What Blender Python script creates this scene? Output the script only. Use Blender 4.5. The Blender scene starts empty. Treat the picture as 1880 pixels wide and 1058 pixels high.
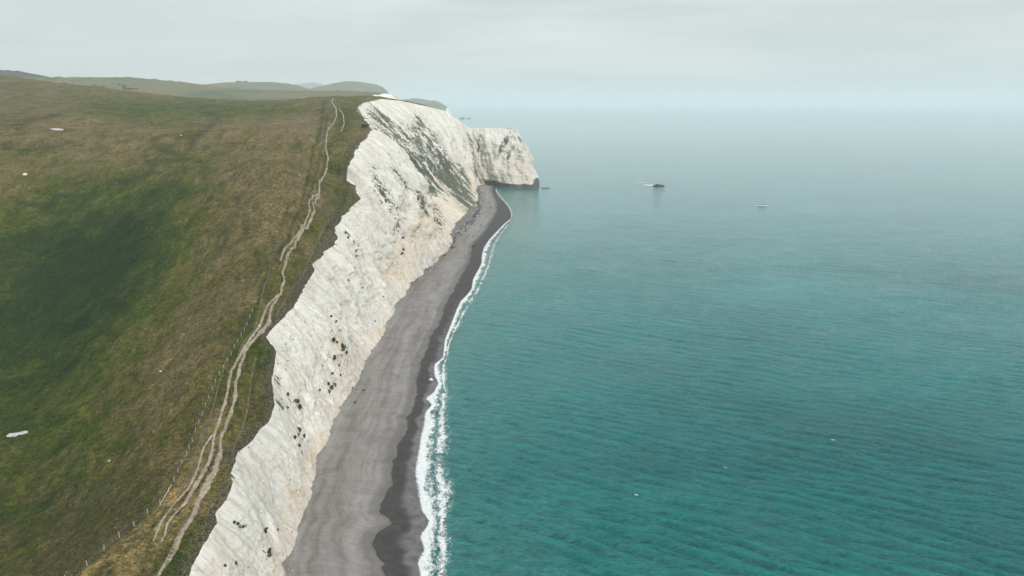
import bpy, bmesh, math, random
import numpy as np
from mathutils import Vector, noise as mnoise

sc = bpy.context.scene
R = math.radians
rng = np.random.default_rng(7)
random.seed(7)

# ------------------------------------------------------------------ camera
H = 110.0                       # drone height above the sea
F = 1270.0                      # focal length in pixels of the 1880 px wide photograph
PITCH = math.atan((529 - 188) / F)
SP, CP = math.sin(PITCH), math.cos(PITCH)
cam = bpy.data.cameras.new('camera')
cam.sensor_width = 36.0
cam.lens = F / 1880 * 36.0
cam.clip_start = 0.5
cam.clip_end = 60000
camo = bpy.data.objects.new('camera', cam)
camo.location = (0, 0, H)
camo.rotation_euler = (math.pi / 2 - PITCH, 0, 0)
sc.collection.objects.link(camo)
sc.camera = camo

# ------------------------------------------------------------------ light
SUN_EL, SUN_AZ = R(38), R(142)          # azimuth clockwise from +Y (from the sea side, slightly behind)
w = bpy.data.worlds.new('World')
sc.world = w
w.use_nodes = True
nt = w.node_tree
nt.nodes.clear()
N = nt.nodes.new
out = N('ShaderNodeOutputWorld'); bg = N('ShaderNodeBackground')
sky = N('ShaderNodeTexSky'); sky.sky_type = 'NISHITA'; sky.sun_disc = False
sky.sun_elevation = SUN_EL; sky.sun_rotation = SUN_AZ
sky.air_density = 1.0; sky.dust_density = 3.0
tc = N('ShaderNodeTexCoord'); mp = N('ShaderNodeMapping')
mp.inputs['Scale'].default_value = (1.1, 1.1, 9.0); mp.inputs['Rotation'].default_value = (0.05, 0.02, 0.3)
nz = N('ShaderNodeTexNoise'); nz.inputs['Scale'].default_value = 1.6; nz.inputs['Detail'].default_value = 6
nz.inputs['Roughness'].default_value = 0.55; nz.inputs['Distortion'].default_value = 0.4
cr = N('ShaderNodeValToRGB')
cr.color_ramp.elements[0].position = 0.34; cr.color_ramp.elements[0].color = (0.585, 0.66, 0.655, 1)
cr.color_ramp.elements[1].position = 0.70; cr.color_ramp.elements[1].color = (0.82, 0.865, 0.85, 1)
sca = N('ShaderNodeVectorMath'); sca.operation = 'SCALE'; sca.inputs['Scale'].default_value = 10.0
mix = N('ShaderNodeMix'); mix.data_type = 'RGBA'; mix.inputs['Factor'].default_value = 0.95
nt.links.new(tc.outputs['Generated'], mp.inputs[0]); nt.links.new(mp.outputs[0], nz.inputs[0])
nt.links.new(nz.outputs[0], cr.inputs[0]); nt.links.new(cr.outputs[0], sca.inputs[0])
sep = N('ShaderNodeSeparateXYZ'); nt.links.new(tc.outputs['Generated'], sep.inputs[0])
ovc = N('ShaderNodeMapRange'); ovc.inputs['From Min'].default_value = 0.0; ovc.inputs['From Max'].default_value = 1.0
ovc.inputs['To Min'].default_value = 6.7; ovc.inputs['To Max'].default_value = 17.0      # an overcast sky is brightest overhead
nt.links.new(sep.outputs['Z'], ovc.inputs['Value']); nt.links.new(ovc.outputs[0], sca.inputs['Scale'])
nt.links.new(sky.outputs[0], mix.inputs[6]); nt.links.new(sca.outputs[0], mix.inputs[7])
nt.links.new(mix.outputs[2], bg.inputs['Color']); bg.inputs['Strength'].default_value = 0.1
nt.links.new(bg.outputs[0], out.inputs[0])

sl = bpy.data.lights.new('sun', 'SUN'); sl.energy = 1.9; sl.angle = R(10); sl.color = (1, .955, .9)
so = bpy.data.objects.new('sun', sl)
sd = Vector((math.sin(SUN_AZ) * math.cos(SUN_EL), math.cos(SUN_AZ) * math.cos(SUN_EL), math.sin(SUN_EL)))
so.rotation_euler = sd.to_track_quat('Z', 'Y').to_euler(); so.location = (0, 0, 300)
sc.collection.objects.link(so)
sc.view_settings.view_transform = 'Standard'; sc.view_settings.look = 'None'
sc.view_settings.exposure = 0.30; sc.view_settings.gamma = 1.0
sc.render.engine = 'CYCLES'
sc.cycles.use_denoising = True
sc.cycles.max_bounces = 6; sc.cycles.volume_bounces = 3; sc.cycles.transparent_max_bounces = 12


# ------------------------------------------------------------------ helpers
def un(px, py, z=None, d=None):
    """photograph pixel + height (or depth) -> point in the world"""
    a = (px - 940) / F; b = (529 - py) / F
    if d is None:
        d = (z - H) / (b * CP - SP)
    return np.array([a * d, d * CP + b * d * SP, H + d * (b * CP - SP)])


def project(P):
    """world points -> photograph pixels (used to place stains and plants on surfaces)"""
    dz = P[..., 2] - H
    d = P[..., 1] * CP - dz * SP
    v = P[..., 1] * SP + dz * CP
    d = np.maximum(d, 1e-3)
    return 940 + F * P[..., 0] / d, 529 - F * v / d, d


_perm = np.random.default_rng(3).permutation(256).astype(np.int64)
_perm = np.concatenate([_perm, _perm, _perm])
_g = np.random.default_rng(4).normal(size=(256, 3)); _g /= np.linalg.norm(_g, axis=1)[:, None]


def perlin(x, y, z=0.0):
    x, y, z = np.broadcast_arrays(np.asarray(x, float), np.asarray(y, float), np.asarray(z, float))
    xi = np.floor(x).astype(np.int64); yi = np.floor(y).astype(np.int64); zi = np.floor(z).astype(np.int64)
    xf, yf, zf = x - xi, y - yi, z - zi
    xi &= 255; yi &= 255; zi &= 255
    f = lambda t: t * t * t * (t * (t * 6 - 15) + 10)
    u, v, w_ = f(xf), f(yf), f(zf)
    r = 0.0
    for i in (0, 1):
        for j in (0, 1):
            for k in (0, 1):
                h = _perm[_perm[_perm[xi + i] + yi + j] + zi + k]
                g = _g[h]
                dot = g[..., 0] * (xf - i) + g[..., 1] * (yf - j) + g[..., 2] * (zf - k)
                r = r + dot * (u if i else 1 - u) * (v if j else 1 - v) * (w_ if k else 1 - w_)
    return r * 1.6


def fbm(x, y, z=0.0, o=4, g=0.5):
    a, s, r = 1.0, 1.0, 0.0
    for k in range(o):
        r = r + a * perlin(x * s + 17.3 * k, y * s - 9.1 * k, z * s + 5.7 * k)
        a *= g; s *= 2.03
    return r


def ridged(x, y, z=0.0, o=4):
    a, s, r = 1.0, 1.0, 0.0
    for k in range(o):
        r = r + a * (1 - 2.2 * np.abs(perlin(x * s + 3.3 * k, y * s + 8.1 * k, z * s)))
        a *= 0.5; s *= 2.1
    return r


def sstep(a, b, x):
    t = np.clip((x - a) / (b - a), 0, 1)
    return t * t * (3 - 2 * t)


def tag(o, label=None, cat=None, group=None, kind=None):
    if label: o['label'] = label
    if cat: o['category'] = cat
    if group: o['group'] = group
    if kind: o['kind'] = kind
    return o


def link_mesh(name, verts, faces, mat, parent=None, smooth=True, attrs=None):
    me = bpy.data.meshes.new(name)
    verts = np.asarray(verts, dtype=np.float32)
    me.vertices.add(len(verts)); me.vertices.foreach_set('co', verts.ravel())
    faces = np.asarray(faces, dtype=np.int32)
    n, k = faces.shape
    me.loops.add(n * k); me.loops.foreach_set('vertex_index', faces.ravel())
    me.polygons.add(n)
    me.polygons.foreach_set('loop_start', np.arange(0, n * k, k, dtype=np.int32))
    me.polygons.foreach_set('loop_total', np.full(n, k, dtype=np.int32))
    if smooth: me.polygons.foreach_set('use_smooth', np.ones(n, dtype=bool))
    me.update(calc_edges=True); me.validate()
    for an, av in (attrs or {}).items():
        av = np.asarray(av, dtype=np.float32)
        if av.ndim == 1:
            at = me.attributes.new(an, 'FLOAT', 'POINT'); at.data.foreach_set('value', av)
        else:
            at = me.attributes.new(an, 'FLOAT_VECTOR', 'POINT'); at.data.foreach_set('vector', av.ravel())
    if mat: me.materials.append(mat)
    o = bpy.data.objects.new(name, me); sc.collection.objects.link(o)
    if parent: o.parent = parent
    return o


def grid_faces(nu, nv):
    i, j = np.meshgrid(np.arange(nu - 1), np.arange(nv - 1), indexing='ij')
    a = (i * nv + j).ravel()
    return np.stack([a, a + nv, a + nv + 1, a + 1], axis=1)


def poly_dist(px, py, line):
    """distance of points to a polyline"""
    line = np.asarray(line, float); best = np.full(np.shape(px), 1e9)
    for (x0, y0), (x1, y1) in zip(line[:-1], line[1:]):
        dx, dy = x1 - x0, y1 - y0
        t = np.clip(((px - x0) * dx + (py - y0) * dy) / (dx * dx + dy * dy + 1e-9), 0, 1)
        best = np.minimum(best, np.hypot(px - x0 - t * dx, py - y0 - t * dy))
    return best


class Mat:
    """small node builder"""
    def __init__(s, name):
        s.m = bpy.data.materials.new(name); s.m.use_nodes = True
        s.t = s.m.node_tree; s.t.nodes.clear()
        s.out = s.n('ShaderNodeOutputMaterial')
        s.b = s.n('ShaderNodeBsdfPrincipled')
        s.l(s.b.outputs[0], s.out.inputs[0])
    def n(s, t, **k):
        x = s.t.nodes.new(t)
        for a, v in k.items(): setattr(x, a, v)
        return x
    def l(s, a, b): s.t.links.new(a, b)
    def pos(s, scale=(1, 1, 1), rot=(0, 0, 0)):
        g = s.n('ShaderNodeNewGeometry'); m = s.n('ShaderNodeMapping')
        m.inputs['Scale'].default_value = scale; m.inputs['Rotation'].default_value = rot
        s.l(g.outputs['Position'], m.inputs[0]); return m.outputs[0]
    def attr(s, name, vec=False):
        a = s.n('ShaderNodeAttribute', attribute_name=name); return a.outputs['Vector' if vec else 'Fac']
    def noise(s, vec, scale, detail=5, rough=.55, dist=0.0):
        x = s.n('ShaderNodeTexNoise'); s.l(vec, x.inputs['Vector'])
        x.inputs['Scale'].default_value = scale; x.inputs['Detail'].default_value = detail
        x.inputs['Roughness'].default_value = rough; x.inputs['Distortion'].default_value = dist
        return x.outputs[0]
    def ramp(s, fac, stops):
        r = s.n('ShaderNodeValToRGB'); e = r.color_ramp.elements
        while len(e) < len(stops): e.new(0.5)
        for k, (p, c) in enumerate(stops):
            e[k].position = p
            e[k].color = (c, c, c, 1) if isinstance(c, (int, float)) else tuple(c) + (1,)
        s.l(fac, r.inputs[0]); return r.outputs[0]
    def mix(s, fac, a, b, mode='MIX'):
        x = s.n('ShaderNodeMix', data_type='RGBA', blend_type=mode)
        for i, v in ((0, fac), (6, a), (7, b)):
            if isinstance(v, (int, float)): x.inputs[i].default_value = v if i == 0 else (v, v, v, 1)
            elif isinstance(v, tuple): x.inputs[i].default_value = v + (1,)
            else: s.l(v, x.inputs[i])
        return x.outputs[2]
    def math(s, op, a, b=0.0, c=None):
        x = s.n('ShaderNodeMath', operation=op)
        for i, v in enumerate((a, b) if c is None else (a, b, c)):
            if isinstance(v, (int, float)): x.inputs[i].default_value = v
            else: s.l(v, x.inputs[i])
        return x.outputs[0]
    def bump(s, h, dist, strength=1.0, prev=None):
        x = s.n('ShaderNodeBump'); x.inputs['Distance'].default_value = dist
        x.inputs['Strength'].default_value = strength; s.l(h, x.inputs['Height'])
        if prev: s.l(prev, x.inputs['Normal'])
        return x.outputs[0]
    def fin(s, col=None, rough=.9, normal=None, spec=.2):
        if isinstance(col, tuple): s.b.inputs['Base Color'].default_value = col + (1,)
        elif col is not None: s.l(col, s.b.inputs['Base Color'])
        if isinstance(rough, (int, float)): s.b.inputs['Roughness'].default_value = rough
        else: s.l(rough, s.b.inputs['Roughness'])
        s.b.inputs['Specular IOR Level'].default_value = spec
        if normal: s.l(normal, s.b.inputs['Normal'])
        return s.m


# ------------------------------------------------------------------ materials
def mat_grass():
    M = Mat('grass'); p = M.pos()
    gr = M.attr('green'); dk = M.attr('dark'); fr = M.attr('fringe'); ve = M.attr('verge')
    n1 = M.noise(p, .045, 6, .6, .5); n2 = M.noise(p, .35, 6, .65, .3); n3 = M.noise(p, 2.2, 5, .7)
    n4 = M.noise(M.pos((1, .35, 1), (0, 0, .5)), .12, 6, .66, 1.6)
    g = M.math('ADD', gr, M.math('MULTIPLY', M.math('SUBTRACT', n1, .5), 1.0))
    g = M.math('ADD', g, M.math('MULTIPLY', M.math('SUBTRACT', n2, .5), 1.3))
    g = M.math('ADD', g, M.math('MULTIPLY', M.math('SUBTRACT', n4, .5), 1.3))
    base = M.ramp(g, [(0.0, (.135, .106, .055)), (.25, (.090, .076, .028)), (.46, (.062, .069, .011)), (.64, (.034, .052, .005)), (.85, (.018, .034, .002)), (1.0, (.009, .022, .001))])
    base = M.mix(M.math('MULTIPLY', ve, M.ramp(n2, [(.3, .35), (.6, 1)])), base, (.200, .150, .068))
    tw = M.ramp(n3, [(.30, (.30, .32, .28)), (.5, (1, 1, 1)), (.72, (1.9, 1.8, 1.6))])
    base = M.mix(.95, base, tw, 'MULTIPLY')
    n6 = M.noise(p, .68, 6, .78, .4)
    base = M.mix(.9, base, M.ramp(n6, [(.36, (.36, .42, .34)), (.5, (1, 1, 1)), (.64, (1.75, 1.62, 1.5))]), 'MULTIPLY')
    tw2 = M.ramp(n2, [(.32, (.45, .52, .45)), (.5, (1, 1, 1)), (.68, (1.45, 1.36, 1.25))])
    base = M.mix(.8, base, tw2, 'MULTIPLY')
    n5 = M.noise(M.pos((1, .4, 1), (0, 0, -.9)), .07, 7, .7, 2.0)
    base = M.mix(.85, base, M.ramp(n5, [(.36, (.50, .60, .48)), (.5, (1, 1, 1)), (.66, (1.45, 1.35, 1.25))]), 'MULTIPLY')
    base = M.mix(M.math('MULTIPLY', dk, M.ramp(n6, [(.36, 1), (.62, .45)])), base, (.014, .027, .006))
    f2 = M.math('MULTIPLY', fr, M.ramp(M.noise(p, .9, 5, .7), [(.38, 0), (.55, 1)]))
    base = M.mix(f2, base, M.mix(M.ramp(n3, [(.45, 0), (.62, 1)]), (.030, .024, .016), (.20, .17, .14)))
    h = M.math('ADD', M.math('MULTIPLY', n3, .45), M.math('MULTIPLY', n2, 1.2))
    return M.fin(base, 1.0, M.bump(h, 1.1, 1.0), .05)


def mat_chalk():
    M = Mat('chalk')
    uv = M.attr('uvd', True)              # (metres along, metres down, 0)
    p = M.pos()
    veg = M.attr('veg'); warm = M.attr('warm'); wet_dark = M.attr('wet_dark')
    mp1 = M.n('ShaderNodeMapping'); mp1.inputs['Scale'].default_value = (1, .16, 1); mp1.inputs['Rotation'].default_value = (0, 0, .25); M.l(uv, mp1.inputs[0])
    mp2 = M.n('ShaderNodeMapping'); mp2.inputs['Scale'].default_value = (1, .42, 1); mp2.inputs['Rotation'].default_value = (0, 0, -.35); M.l(uv, mp2.inputs[0])
    s1 = M.noise(mp1.outputs[0], .30, 7, .62, .8); s2 = M.noise(mp2.outputs[0], .38, 8, .70, 2.4)
    b1 = M.noise(p, .05, 5, .6, .5); b2 = M.noise(p, .6, 6, .7); b3 = M.noise(p, 3.0, 4, .7)
    col = M.ramp(s1, [(.28, (.36, .33, .29)), (.40, (.56, .52, .465)), (.53, (.655, .625, .575)), (.72, (.72, .70, .66))])
    wv = M.math('ADD', warm, M.math('MULTIPLY', M.math('SUBTRACT', b1, .5), 1.6))
    col = M.mix(M.ramp(wv, [(.2, 0), (.75, .7)]), col, (.60, .505, .405))
    wv2 = M.math('ADD', M.math('MULTIPLY', warm, .6), M.math('MULTIPLY', s1, .6))
    col = M.mix(M.ramp(M.math('ADD', M.math('MULTIPLY', M.noise(p, .12, 4, .6), 1.0), M.math('MULTIPLY', warm, .12)), [(.60, 0), (.76, .55)]), col, (.60, .40, .22))
    col = M.mix(.8, col, M.ramp(s2, [(.28, (.72, .71, .70)), (.5, (1, 1, 1)), (.8, (1.08, 1.08, 1.08))]), 'MULTIPLY')
    mp5 = M.n('ShaderNodeMapping'); mp5.inputs['Scale'].default_value = (1, .055, 1); mp5.inputs['Rotation'].default_value = (0, 0, .10); M.l(uv, mp5.inputs[0])
    st = M.noise(mp5.outputs[0], .55, 6, .62, .4)
    col = M.mix(M.math('MULTIPLY', M.ramp(st, [(.52, 0), (.66, .75)]), M.ramp(b1, [(.35, .2), (.6, 1)])), col, (.40, .385, .34))
    col = M.mix(M.ramp(M.noise(p, .022, 5, .6, .8), [(.46, 0), (.62, .35)]), col, (.44, .43, .41))
    col = M.mix(.6, col, M.ramp(b3, [(.3, (.78, .77, .76)), (.6, (1.05, 1.05, 1.05))]), 'MULTIPLY')
    # plants clinging to the face: dark grey green, broken up
    vs = M.math('ADD', M.math('MULTIPLY', s2, .5), M.math('MULTIPLY', b2, .5))
    mp3 = M.n('ShaderNodeMapping'); mp3.inputs['Scale'].default_value = (1, .2, 1); mp3.inputs['Rotation'].default_value = (0, 0, -.12); M.l(uv, mp3.inputs[0])
    s3 = M.noise(mp3.outputs[0], .16, 7, .72, .5)
    vm = M.math('ADD', veg, M.math('MULTIPLY', M.math('SUBTRACT', vs, .5), 3.4))
    vm = M.math('ADD', vm, M.math('MULTIPLY', M.math('SUBTRACT', s3, .5), 3.6))
    vmask = M.ramp(vm, [(.46, 0), (.60, 1)])
    vcol = M.ramp(b3, [(.3, (.022, .030, .017)), (.5, (.055, .068, .042)), (.68, (.13, .135, .105))])
    col = M.mix(vmask, col, vcol)
    wm = M.math('ADD', wet_dark, M.math('MULTIPLY', M.math('SUBTRACT', b2, .5), .8))
    col = M.mix(M.ramp(wm, [(.45, 0), (.6, .93)]), col, (.030, .034, .036))
    vo = M.n('ShaderNodeTexVoronoi', feature='DISTANCE_TO_EDGE'); mp4 = M.n('ShaderNodeMapping'); mp4.inputs['Scale'].default_value = (1, .42, 1); mp4.inputs['Rotation'].default_value = (0, 0, .35)
    wa = M.n('ShaderNodeVectorMath', operation='MULTIPLY_ADD'); nn = M.n('ShaderNodeTexNoise'); M.l(uv, nn.inputs['Vector']); nn.inputs['Scale'].default_value = .4; nn.inputs['Detail'].default_value = 5
    M.l(nn.outputs[1], wa.inputs[0]); wa.inputs[1].default_value = (5, 5, 0); M.l(uv, wa.inputs[2]); M.l(wa.outputs[0], mp4.inputs[0]); M.l(mp4.outputs[0], vo.inputs['Vector']); vo.inputs['Scale'].default_value = .45
    ck = M.ramp(vo.outputs['Distance'], [(0, 1), (.06, 0)])
    ck = M.math('MULTIPLY', ck, M.ramp(b2, [(.45, 0), (.6, .55)]))
    col = M.mix(ck, col, (.34, .31, .27))
    sp = M.n('ShaderNodeTexVoronoi'); M.l(p, sp.inputs['Vector']); sp.inputs['Scale'].default_value = .55
    spk = M.math('MULTIPLY', M.ramp(sp.outputs['Distance'], [(.10, 1), (.20, 0)]), M.ramp(M.noise(p, .045, 4, .6), [(.50, 0), (.60, .9)]))
    col = M.mix(spk, col, (.05, .055, .035))
    h = M.math('ADD', M.math('MULTIPLY', s2, 1.0), M.math('MULTIPLY', b2, .8))
    h = M.math('SUBTRACT', h, M.math('MULTIPLY', ck, .4))
    h = M.math('ADD', h, M.math('MULTIPLY', b3, .3)); h = M.math('ADD', h, M.math('MULTIPLY', s1, 1.8))
    return M.fin(col, .95, M.bump(h, 1.0, .55), .1)


def mat_beach():
    M = Mat('shingle'); p = M.pos()
    s = M.attr('across'); wet_dark = M.attr('wet_dark')
    n1 = M.noise(p, .35, 6, .6, .4); n2 = M.noise(p, 5.0, 5, .75)
    mp1 = M.n('ShaderNodeMapping'); mp1.inputs['Scale'].default_value = (26, .05, 1); M.l(M.attr('uvs', True), mp1.inputs[0])
    lines = M.noise(mp1.outputs[0], .42, 5, .62, .35)
    mp2 = M.n('ShaderNodeMapping'); mp2.inputs['Scale'].default_value = (3, 1.2, 1); M.l(M.attr('uvs', True), mp2.inputs[0])
    comb = M.noise(mp2.outputs[0], 1.1, 3, .6)
    dry = M.ramp(lines, [(.28, (.125, .105, .100)), (.42, (.182, .164, .156)), (.58, (.222, .206, .197)), (.8, (.25, .236, .226))])
    dry = M.mix(M.ramp(s, [(.0, .5), (.35, 0)]), dry, (.235, .21, .195))
    dry = M.mix(.55, dry, M.ramp(comb, [(.3, (.74, .73, .72)), (.6, (1.04, 1.04, 1.04))]), 'MULTIPLY')
    wetc = M.ramp(n1, [(.3, (.034, .028, .028)), (.6, (.050, .043, .043)), (.8, (.07, .064, .067))])
    n3 = M.noise(p, 1.6, 6, .75)
    m = M.math('ADD', wet_dark, M.math('MULTIPLY', M.math('SUBTRACT', n1, .5), .22))
    m = M.math('ADD', m, M.math('MULTIPLY', M.math('SUBTRACT', n3, .5), .16))
    dry = M.mix(M.ramp(m, [(.12, 0), (.22, .55), (.45, .75)]), dry, (.115, .105, .102))
    dry = M.mix(M.ramp(n3, [(.57, 0), (.70, .7)]), dry, (.09, .08, .08))
    dry = M.mix(.8, dry, M.ramp(M.noise(p, .12, 7, .72, 1.0), [(.36, (.78, .76, .76)), (.6, (1.10, 1.10, 1.09))]), 'MULTIPLY')
    col = M.mix(M.ramp(m, [(.47, 0), (.52, 1)]), dry, wetc)
    sw = M.attr('swash')
    col = M.mix(M.math('MULTIPLY', sw, M.ramp(n1, [(.35, .25), (.65, .8)])), col, (.16, .15, .165))
    col = M.mix(.7, col, M.ramp(n2, [(.25, (.62, .62, .62)), (.5, (1, 1, 1)), (.8, (1.3, 1.28, 1.25))]), 'MULTIPLY')
    tide = M.attr('wrack')
    col = M.mix(M.math('MULTIPLY', tide, M.ramp(M.noise(p, .45, 5, .75), [(.42, 0), (.58, .9)])), col, (.045, .036, .036))
    rough = M.math('SUBTRACT', .95, M.math('MULTIPLY', sw, .45))
    h = M.math('ADD', M.math('MULTIPLY', lines, 1.0), M.math('MULTIPLY', n2, .35))
    return M.fin(col, rough, M.bump(h, .30, .8), .25)


def mat_sea():
    M = Mat('sea_water'); p = M.pos()
    n1 = M.noise(p, .008, 5, .55, .6); sh = M.attr('shore')
    col = M.ramp(n1, [(.3, (.003, .070, .073)), (.55, (.004, .100, .102)), (.75, (.008, .135, .134))])
    m = M.math('ADD', sh, M.math('MULTIPLY', M.math('SUBTRACT', M.noise(p, .03, 5, .6, .5), .5), .6))
    col = M.mix(M.ramp(m, [(.25, 0), (.95, .65)]), col, (.060, .165, .150))
    a = M.noise(M.pos((.42, 1.25, 1), (0, 0, R(26))), .34, 5, .62, .35)
    b = M.noise(M.pos((.5, 1.6, 1), (0, 0, R(12))), 1.3, 4, .6, .3)
    c = M.noise(M.pos((.35, 1.3, 1), (0, 0, R(20))), .055, 3, .5, .2)
    h = M.math('ADD', M.math('MULTIPLY', a, 1.0), M.math('MULTIPLY', b, .48))
    col = M.mix(.9, col, M.ramp(M.math('ADD', M.math('MULTIPLY', a, .45), M.math('MULTIPLY', b, .55)), [(.38, (.50, .55, .55)), (.5, (1, 1, 1)), (.62, (1.8, 1.5, 1.5))]), 'MULTIPLY')
    dist_fade = M.attr('dist_fade')
    bb = M.n('ShaderNodeBump'); bb.inputs['Distance'].default_value = 1.6; M.l(M.math('MULTIPLY', dist_fade, M.ramp(M.noise(M.pos((.3, 1.3, 1), (0, 0, R(14))), .02, 5, .65, 1.0), [(.35, .85), (.65, 1.2)])), bb.inputs['Strength']); M.l(h, bb.inputs['Height']); nrm = bb.outputs[0]
    col = M.mix(M.math('MULTIPLY', M.attr('lift'), .42), col, (.005, .185, .175))  # light through the thin wave crests, put into the colour
    gw = M.noise(M.pos((.35, 1.2, 1), (0, 0, R(14))), .011, 6, .68, 1.2)      # wind lanes on the water
    col = M.mix(.9, col, M.ramp(gw, [(.34, (.96, .98, 1.0)), (.5, (1.06, 1.06, 1.08)), (.66, (1.2, 1.14, 1.16))]), 'MULTIPLY')
    m_ = M.fin(col, .10, nrm, .26)
    M.l(M.math('SUBTRACT', 1.0, M.math('MULTIPLY', M.math('MINIMUM', dist_fade, 1.0), .80)), M.b.inputs['Specular IOR Level'])  # sky reflection set stronger with distance, to pale the far sea
    M.b.inputs['IOR'].default_value = 1.33
    return m_


def mat_foam():
    M = Mat('foam'); uv = M.attr('uvs', True); p = M.pos()
    den = M.attr('dens')
    n1 = M.noise(p, .55, 7, .72, 1.6); n2 = M.noise(p, 2.6, 5, .7, .8)
    v = M.n('ShaderNodeTexVoronoi', feature='DISTANCE_TO_EDGE'); wn = M.n('ShaderNodeTexNoise'); M.l(p, wn.inputs['Vector']); wn.inputs['Scale'].default_value = .5
    wa_ = M.n('ShaderNodeVectorMath', operation='MULTIPLY_ADD'); M.l(wn.outputs[1], wa_.inputs[0]); wa_.inputs[1].default_value = (3, 3, 3); M.l(M.pos((1, .7, 1)), wa_.inputs[2])
    M.l(wa_.outputs[0], v.inputs['Vector']); v.inputs['Scale'].default_value = .95
    net = M.ramp(v.outputs['Distance'], [(.02, .34), (.22, 0)])
    a = M.math('ADD', den, M.math('MULTIPLY', M.math('SUBTRACT', n1, .5), 1.9))
    a = M.math('ADD', a, M.math('MULTIPLY', M.math('SUBTRACT', n2, .5), .9))
    a = M.math('ADD', a, net)
    al = M.ramp(a, [(.22, 0), (.45, .22), (.68, .62), (.95, 1)])
    M.l(al, M.b.inputs['Alpha'])
    return M.fin((.62, .64, .645), .7, M.bump(n1, .5, .8), .2)


def mat_path(name='chalk_path', cs=((.15, .120, .080), (.245, .205, .15), (.37, .33, .27)), amax=1.0):
    M = Mat(name); p = M.pos(); e = M.attr('edge')
    n1 = M.noise(p, 1.1, 6, .7); n2 = M.noise(p, 4.0, 4, .7)
    n3 = M.noise(p, .25, 4, .6)
    col = M.ramp(M.math('ADD', M.math('MULTIPLY', n1, .55), M.math('MULTIPLY', n3, .45)), [(.35, cs[0]), (.5, cs[1]), (.66, cs[2])])
    a = M.math('ADD', e, M.math('MULTIPLY', M.math('SUBTRACT', n1, .5), 1.5))
    a = M.math('ADD', a, M.math('MULTIPLY', M.math('SUBTRACT', n2, .5), .8))
    M.l(M.ramp(a, [(.22, 0), (.6, amax)]), M.b.inputs['Alpha'])
    return M.fin(col, 1, M.bump(n2, .1, .6), .1)


def mat_hill(name, heath=0.0):
    M = Mat(name); p = M.pos(); g = M.n('ShaderNodeNewGeometry')
    sx = M.n('ShaderNodeSeparateXYZ'); M.l(g.outputs['Normal'], sx.inputs[0])
    n1 = M.noise(p, .006, 6, .6, .6); n2 = M.noise(p, .03, 6, .65, .4)
    t = M.math('ADD', M.math('MULTIPLY', n1, .7), M.math('MULTIPLY', n2, .35))
    col = M.ramp(t, [(.36, (.035, .060, .018)), (.48, (.070, .085, .030)), (.56, (.125, .105, .052)), (.68, (.07, .085, .035))])
    if heath:
        col = M.mix(M.math('MULTIPLY', M.attr('heath'), M.ramp(n2, [(.3, .6), (.6, 1)])), col, (.028, .027, .026))
    ch = M.ramp(M.math('ADD', sx.outputs['Z'], M.math('MULTIPLY', M.math('SUBTRACT', n2, .5), .35)), [(.66, 1), (.80, 0)])
    ch = M.math('MULTIPLY', ch, M.attr('coast'))
    fc_ = M.n('ShaderNodeMath', operation='ADD', use_clamp=True); M.l(ch, fc_.inputs[0]); M.l(M.math('SUBTRACT', M.attr('coast'), 1.0), fc_.inputs[1]); ch = fc_.outputs[0]
    col = M.mix(ch, col, M.mix(M.noise(p, .05, 5, .6), (.55, .52, .48), (.72, .70, .66)))
    return M.fin(col, 1, M.bump(n2, 5, .5), .05)


def simple(name, c, c2=None, scale=3.0, rough=.9, bd=.05):
    M = Mat(name); p = M.n('ShaderNodeTexCoord').outputs['Object']
    n1 = M.noise(p, scale, 5, .65)
    c2 = c2 or tuple(min(1, v * 1.6) for v in c)
    return M.fin(M.mix(M.ramp(n1, [(.3, 0), (.7, 1)]), c, c2), rough, M.bump(n1, bd, .7), .2)


GRASS, CHALK, BEACH, SEA, FOAM, PATH = mat_grass(), mat_chalk(), mat_beach(), mat_sea(), mat_foam(), mat_path()
HILL, HILLH = mat_hill('far_turf'), mat_hill('far_turf_heath', 1)
LEAF = simple('leaves_dark', (.016, .024, .010), (.050, .060, .024), 2.0)
LEAF2 = simple('leaves_far', (.020, .032, .016), (.04, .055, .028), .2)
BARK = simple('bark', (.06, .05, .04))
WOODG = simple('weathered_wood', (.30, .27, .23), (.46, .43, .38), 6)
ROCKD = simple('wet_rock', (.020, .024, .028), (.06, .065, .07), .35, .6, .8)
ROCKW = simple('chalk_rock', (.50, .48, .44), (.72, .70, .66), 1.5, .9, .2)
SLABM = simple('weathered_chalk', (.30, .31, .31), (.50, .51, .51), 1.2, .9, .1)
WIRE = simple('wire', (.16, .16, .16))

# ------------------------------------------------------------------ coastline
base_px = [(520, 1058), (519, 1036), (535, 1020), (550, 976), (555, 940), (573, 905), (581, 848), (603, 809), (610, 784), (629, 752),
           (642, 723), (672, 665), (699, 628), (705, 605), (719, 582), (724, 565), (751, 529), (778, 496), (791, 483), (818, 460),
           (831, 440), (846, 420), (864, 405), (878, 385)]
BP = np.array([un(x, y, z=3.)[:2] for x, y in base_px])
BP = np.vstack([[(-44, -90), (-47, 0), (-50, 80)], BP, [(-38, 745), (-39, 790), (-44, 860), (-47, 905)]])
BY, BX = BP[:, 1], BP[:, 0]
baseX = lambda Y: np.interp(Y, BY, BX)

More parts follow.
